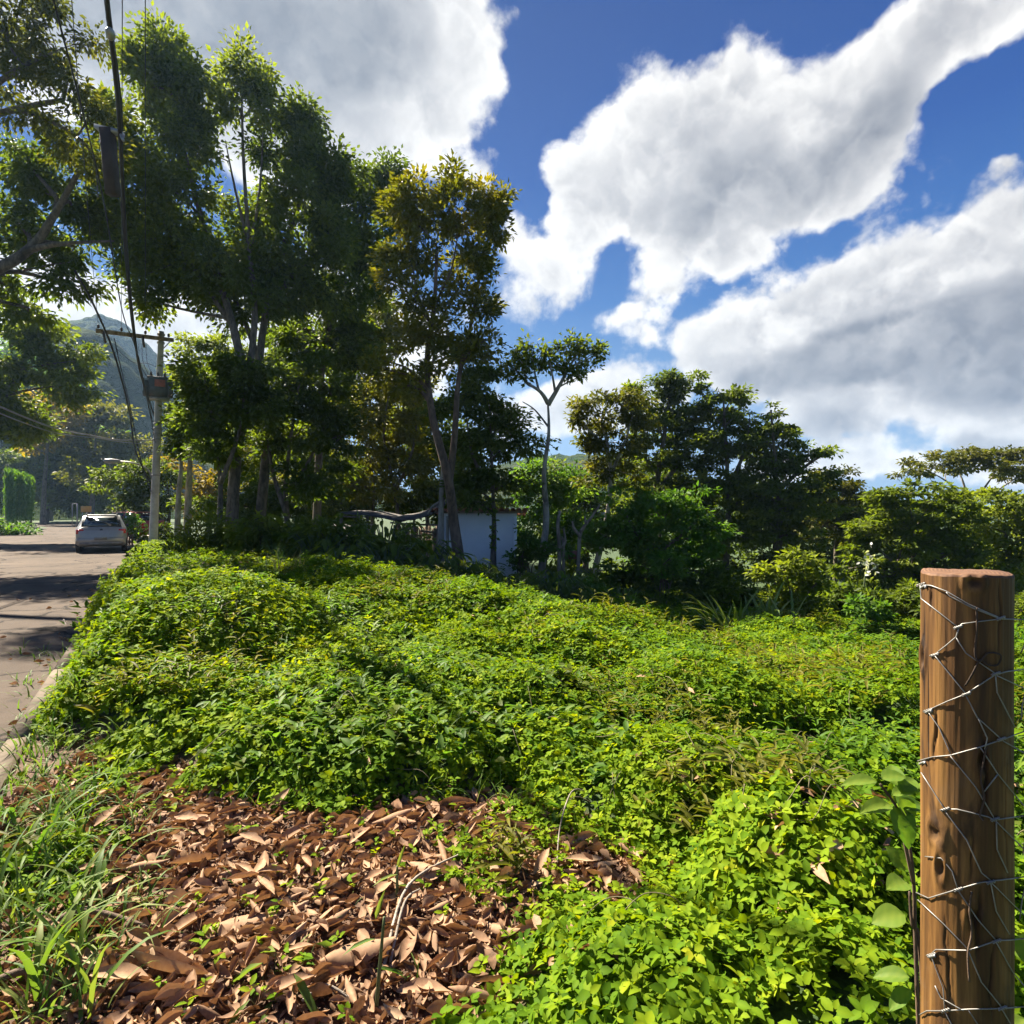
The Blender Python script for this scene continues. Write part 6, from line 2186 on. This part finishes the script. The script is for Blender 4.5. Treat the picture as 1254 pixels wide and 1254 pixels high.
for w in WIRES:
    q = []
    for a, b in zip(w, w[1:]):
        k = max(2, int(math.dist(a, b) / 6))
        for i in range(k):
            q.append((a[0] + (b[0] - a[0]) * i / k, a[1] + (b[1] - a[1]) * i / k))
    q.append(w[-1])
    mb.tube([on_post(*p_) for p_ in q], .00092, 6)
knots = {}
for w in WIRES:
    for p_ in (w[0], w[-1]):
        knots.setdefault((round(p_[0] / 4), round(p_[1] / 4)), []).append(p_)
for ks in knots.values():
    if len(ks) > 1 and ks[0][0] < 1245:
        x, y = ks[0]
        for s__ in (-1, 1):
            q = [on_post(x - 5 + i * 1.25, y + 1.3 * s__ * math.sin(i * 1.5) - (i - 4) * .4) + np.array([0, -.0012 * math.cos(i * 1.5) * s__ - .001, 0]) for i in range(9)]
            mb.tube(q, .0012, 5)
# netting that runs on to the right, hexagons in a slack vertical sheet
hx, hz = .058, .050
E0 = on_post(1262, 900)
dirn = unit(np.array([1.0, .10, 0]))
for row in range(-12, 18):
    for colm in range(0, 30):
        u0 = colm * hx * 1.0 + (hx * .5 if row % 2 else 0)
        z0 = 1.40 - (row + 12) * hz
        if z0 < .05: continue
        jit = lambda: rng.normal(0, .004, 3) * np.array([1, .6, 1])
        c0 = E0 * np.array([1, 1, 0]) + dirn * u0 + np.array([0, .012 * math.sin(u0 * 7 + row), z0])
        for (a, b) in (((0, 0), (hx * .34, 0)), ((hx * .34, 0), (hx * .5, -hz)), ((0, 0), (-hx * .16, -hz))):
            pa = c0 + dirn * a[0] + np.array([0, 0, a[1]])
            pb_ = c0 + dirn * b[0] + np.array([0, 0, b[1]])
            mb.tube([pa, (pa + pb_) / 2 + jit() * .6, pb_], .0012, 4, smoothing=2)
mb.build('netting', M['galv'], net, smooth=True)
# staples, dry tendrils caught in the netting
mb = MB()
for (x, y) in ((1129, 716), (1136, 868), (1128, 931), (1140, 1167)):
    q = [on_post(x - 2, y + 3), on_post(x - 1, y) + np.array([0, -.004, 0]), on_post(x + 3, y - 1) + np.array([0, -.004, 0]), on_post(x + 4, y + 2)]
    mb.tube(q, .0018, 5, smoothing=3)
mb.build('staple', M['steel'], net)
for lab, pts in (('dry brown tendril curled in the netting near the top of the post', [(1196, 742), (1195, 770), (1194, 798), (1198, 808), (1210, 798), (1224, 800), (1222, 812), (1208, 812), (1200, 806), (1190, 822), (1182, 838)]),
                 ('dry brown tendril hanging down the middle of the post', [(1208, 912), (1203, 930), (1201, 952), (1204, 975), (1200, 996), (1203, 1002)]),
                 ('dry brown root thread lying across the shaded side of the post', [(1190, 1090), (1186, 1110), (1190, 1140), (1184, 1165), (1187, 1200)])):
    mb = MB()
    mb.tube([on_post(*p_) + np.array([0, -.002 * (i % 2), 0]) for i, p_ in enumerate(pts)], .0014, 5, smoothing=5)
    tag(mb.build('tendril', M['brown_bark'], smooth=True), lab, 'tendril')


# sapling with broad leaves behind the left edge of the post
def leafy_vine(label, stems, leaves, mat, name='vine', r=.004):
    root = empty(name, stems[0][0], label, 'vine' if name == 'vine' else 'plant')
    mb = MB()
    for s__ in stems:
        mb.tube(s__, [r * (1 - .5 * i / len(s__)) for i in range(len(s__))], 6, smoothing=5)
    mb.build('stems', M['brown_bark'], root, smooth=True)
    for (p_, dr, nn, L, W, tn) in leaves:
        scatter('leaf', np.array([p_]), np.array([dr]), np.array([nn]), np.array([L]), np.array([W]), M[mat], root, BIGLEAF, np.array([tn]), smooth=True)
    return root


def big_leaf():
    V, Fc = [], []
    nu = 8
    for i in range(nu + 1):
        u = i / nu
        w_ = (math.sin(math.pi * u ** .8) ** .75) * .5 if 0 < i < nu else .01
        for c_ in (-1, -.5, 0, .5, 1):
            V.append((u, w_ * c_, .10 * abs(c_) * w_ * 2 - .22 * u * u + .016 * math.sin(u * 14 + c_ * 3), (.22 if c_ == 0 else 0) + (.08 if (i + int(abs(c_) * 2)) % 2 else -.08)))
    for i in range(nu):
        for k in range(4):
            a = i * 5 + k
            Fc.append((a, a + 5, a + 6, a + 1))
    return np.array(V), Fc


BIGLEAF = big_leaf()
d_ = 1.22
A_ = lambda x, y, dd=d_: at(x, y, dd)
stems = [[np.array([A_(1118, 1254)[0] + .03, d_, 0.02]), A_(1122, 1180), A_(1119, 1080), A_(1112, 1025), A_(1100, 990), A_(1078, 958)], [A_(1119, 1080), A_(1110, 1040, 1.2), A_(1106, 1020, 1.2)], [np.array([A_(1128, 1254)[0] + .03, d_, 0.02]), A_(1128, 1180), A_(1117, 1130), A_(1114, 1090)]]
lv = []
for (x, y, dx, dz_, L, W, tn, ny_) in ((1074, 955, -1, .05, .062, .026, .9, .3), (1091, 984, -1, .12, .070, .030, .95, .2), (1094, 985, .25, -1, .068, .050, .55, -1.0), (1102, 975, .6, -.9, .045, .030, .9, -.6), (1080, 952, .9, .25, .045, .03, .85, .3), (1092, 972, 1, .3, .055, .022, .9, .2),
                                   (1100, 985, 1, .1, .055, .04, .6, -.4), (1106, 968, .9, .5, .05, .03, .85, .3), (1110, 1078, -.8, .2, .055, .034, .9, .1), (1108, 1118, -.9, -.1, .060, .040, .95, -.2), (1112, 1062, -.6, .7, .045, .03, .8, -.4), (1114, 1195, -.9, -.15, .06, .03, .8, .3),
                                   (1116, 1210, -.7, -.4, .055, .026, .7, .2), (1098, 960, .3, .9, .045, .03, .8, -.2)):
    lv.append((A_(x, y), (dx, rng.normal(0, .35), dz_), (rng.normal(0, .2), -.35 + ny_ * .2, 1.0 if abs(dz_) < .6 else .15), L * 1.1, W * 1.2, tn - .2))
for q in lv: pass
leafy_vine('young vine with broad translucent leaves climbing left of the wooden post', stems, lv, 'lime')
stems = [[np.array([1.13, 1.26, .0]), np.array([1.06, 1.24, .35]), np.array([1.05, 1.22, .75]), np.array([1.08, 1.2, 1.05]), np.array([1.12, 1.2, 1.25])]]
lv = [(np.array([1.05 + rng.normal(0, .035), 1.23 + rng.normal(0, .05), z]), (rng.normal(0, 1), rng.normal(0, .6), rng.normal(-.4, .4)), (rng.normal(0, .3), -.5, .8), rng.uniform(.07, .11), rng.uniform(.045, .07), rng.uniform(.4, .9)) for z in np.linspace(.25, 1.2, 22)]
leafy_vine('leafy vine behind the netting right of the wooden post', stems, lv, 'lime')

# ------------------------------------------------------------------ twigs and stalks in the foreground
def ground_px(px, py, h=.02):
    d = CAMZ * 747 / (py - 625)
    x = (px - 627) / 747 * d
    return np.array([x, d, gz(x, d) + h])


TW = [('long grey twig crossing the leaf litter in the middle foreground', [ground_px(470, 1205, .04), ground_px(500, 1110, .07), ground_px(565, 1062, .05)], .006, 'pale_bark'),
      ('forked pale twig lying below the long grey twig', [ground_px(478, 1195, .03), ground_px(495, 1140, .09), ground_px(514, 1108, .05)], .005, 'pale_bark'),
      ('thin bleached stem arching out of the vines in the middle', [ground_px(682, 1072, .02), ground_px(686, 1040, .10), ground_px(700, 1010, .16), ground_px(718, 1000, .13)], .0035, 'pale_bark'),
      ('pale dry pod stalk curving through the grass at the lower left', [ground_px(70, 1165, .06), ground_px(110, 1158, .08), ground_px(185, 1165, .04)], .012, 'brown_bark'),
      ('brown dry stalk at the bottom left edge', [ground_px(-10, 1245, .05), ground_px(30, 1232, .06), ground_px(60, 1228, .03)], .012, 'brown_bark'),
      ('curved twig at the bottom of the leaf litter', [ground_px(370, 1248, .03), ground_px(400, 1235, .05), ground_px(440, 1250, .03)], .005, 'pale_bark'),
      ('dark bent stem sticking out of the sunny vines on the left', [at(268, 765, 6.4), at(310, 778, 6.2), at(332, 800, 6.0), at(345, 840, 5.8)], .008, 'bark'),
      ('brown woody stem leaning over the kerb', [at(78, 757, 8.6), at(84, 770, 8.3), at(92, 778, 8.0)], .012, 'bark')]
for lab, pts, r, mt in TW:
    mb = MB()
    mb.tube(pts, [r] * (len(pts) - 1) + [r * .5], 6, smoothing=6)
    tag(mb.build('twig', M[mt], smooth=True), lab, 'twig')
for lab, px, py, h, dpx in (('upright green stalk standing in the leaf litter', 460, 1254, .30, 12), ('green stalk with a leaf above the long grey twig', 487, 1110, .14, -2)):
    b = ground_px(px, py, 0)
    root = empty('stalk', b, lab, 'plant')
    mb = MB()
    mb.tube([b, b + np.array([dpx * .001, 0, h * .5]), b + np.array([dpx * .002, .01, h])], [.007, .006, .004], 6, smoothing=4)
    mb.build('stem', M['stem'], root)
    scatter('leaves', np.array([b + np.array([0, 0, h * f_]) for f_ in (.5, .8, 1)]), np.array([(1, .2, -.3), (-1, -.4, -.1), (.3, -.2, 1)]), np.array([(0, 0, 1.), (0, 0, 1.), (0, -1, .3)]), np.full(3, .10), np.full(3, .016), M['grass'], root, OVATE)

# ------------------------------------------------------------------ haze
HAZE = 0.00030
if HAZE > 0:
    mb = MB()
    mb.box((0, 440, 56), (1900, 1180, 120))
    m = bpy.data.materials.new('haze')
    m.use_nodes = True
    t = NT(m.node_tree)
    v = t.n('ShaderNodeVolumePrincipled')
    v.inputs['Color'].default_value = (.42, .66, 1.0, 1)
    v.inputs['Density'].default_value = HAZE
    v.inputs['Anisotropy'].default_value = 0.35
    o_ = t.n('ShaderNodeOutputMaterial')
    t.put(o_, 'Volume', v.outputs[0])
    tag(mb.build('haze', m), kind='stuff')
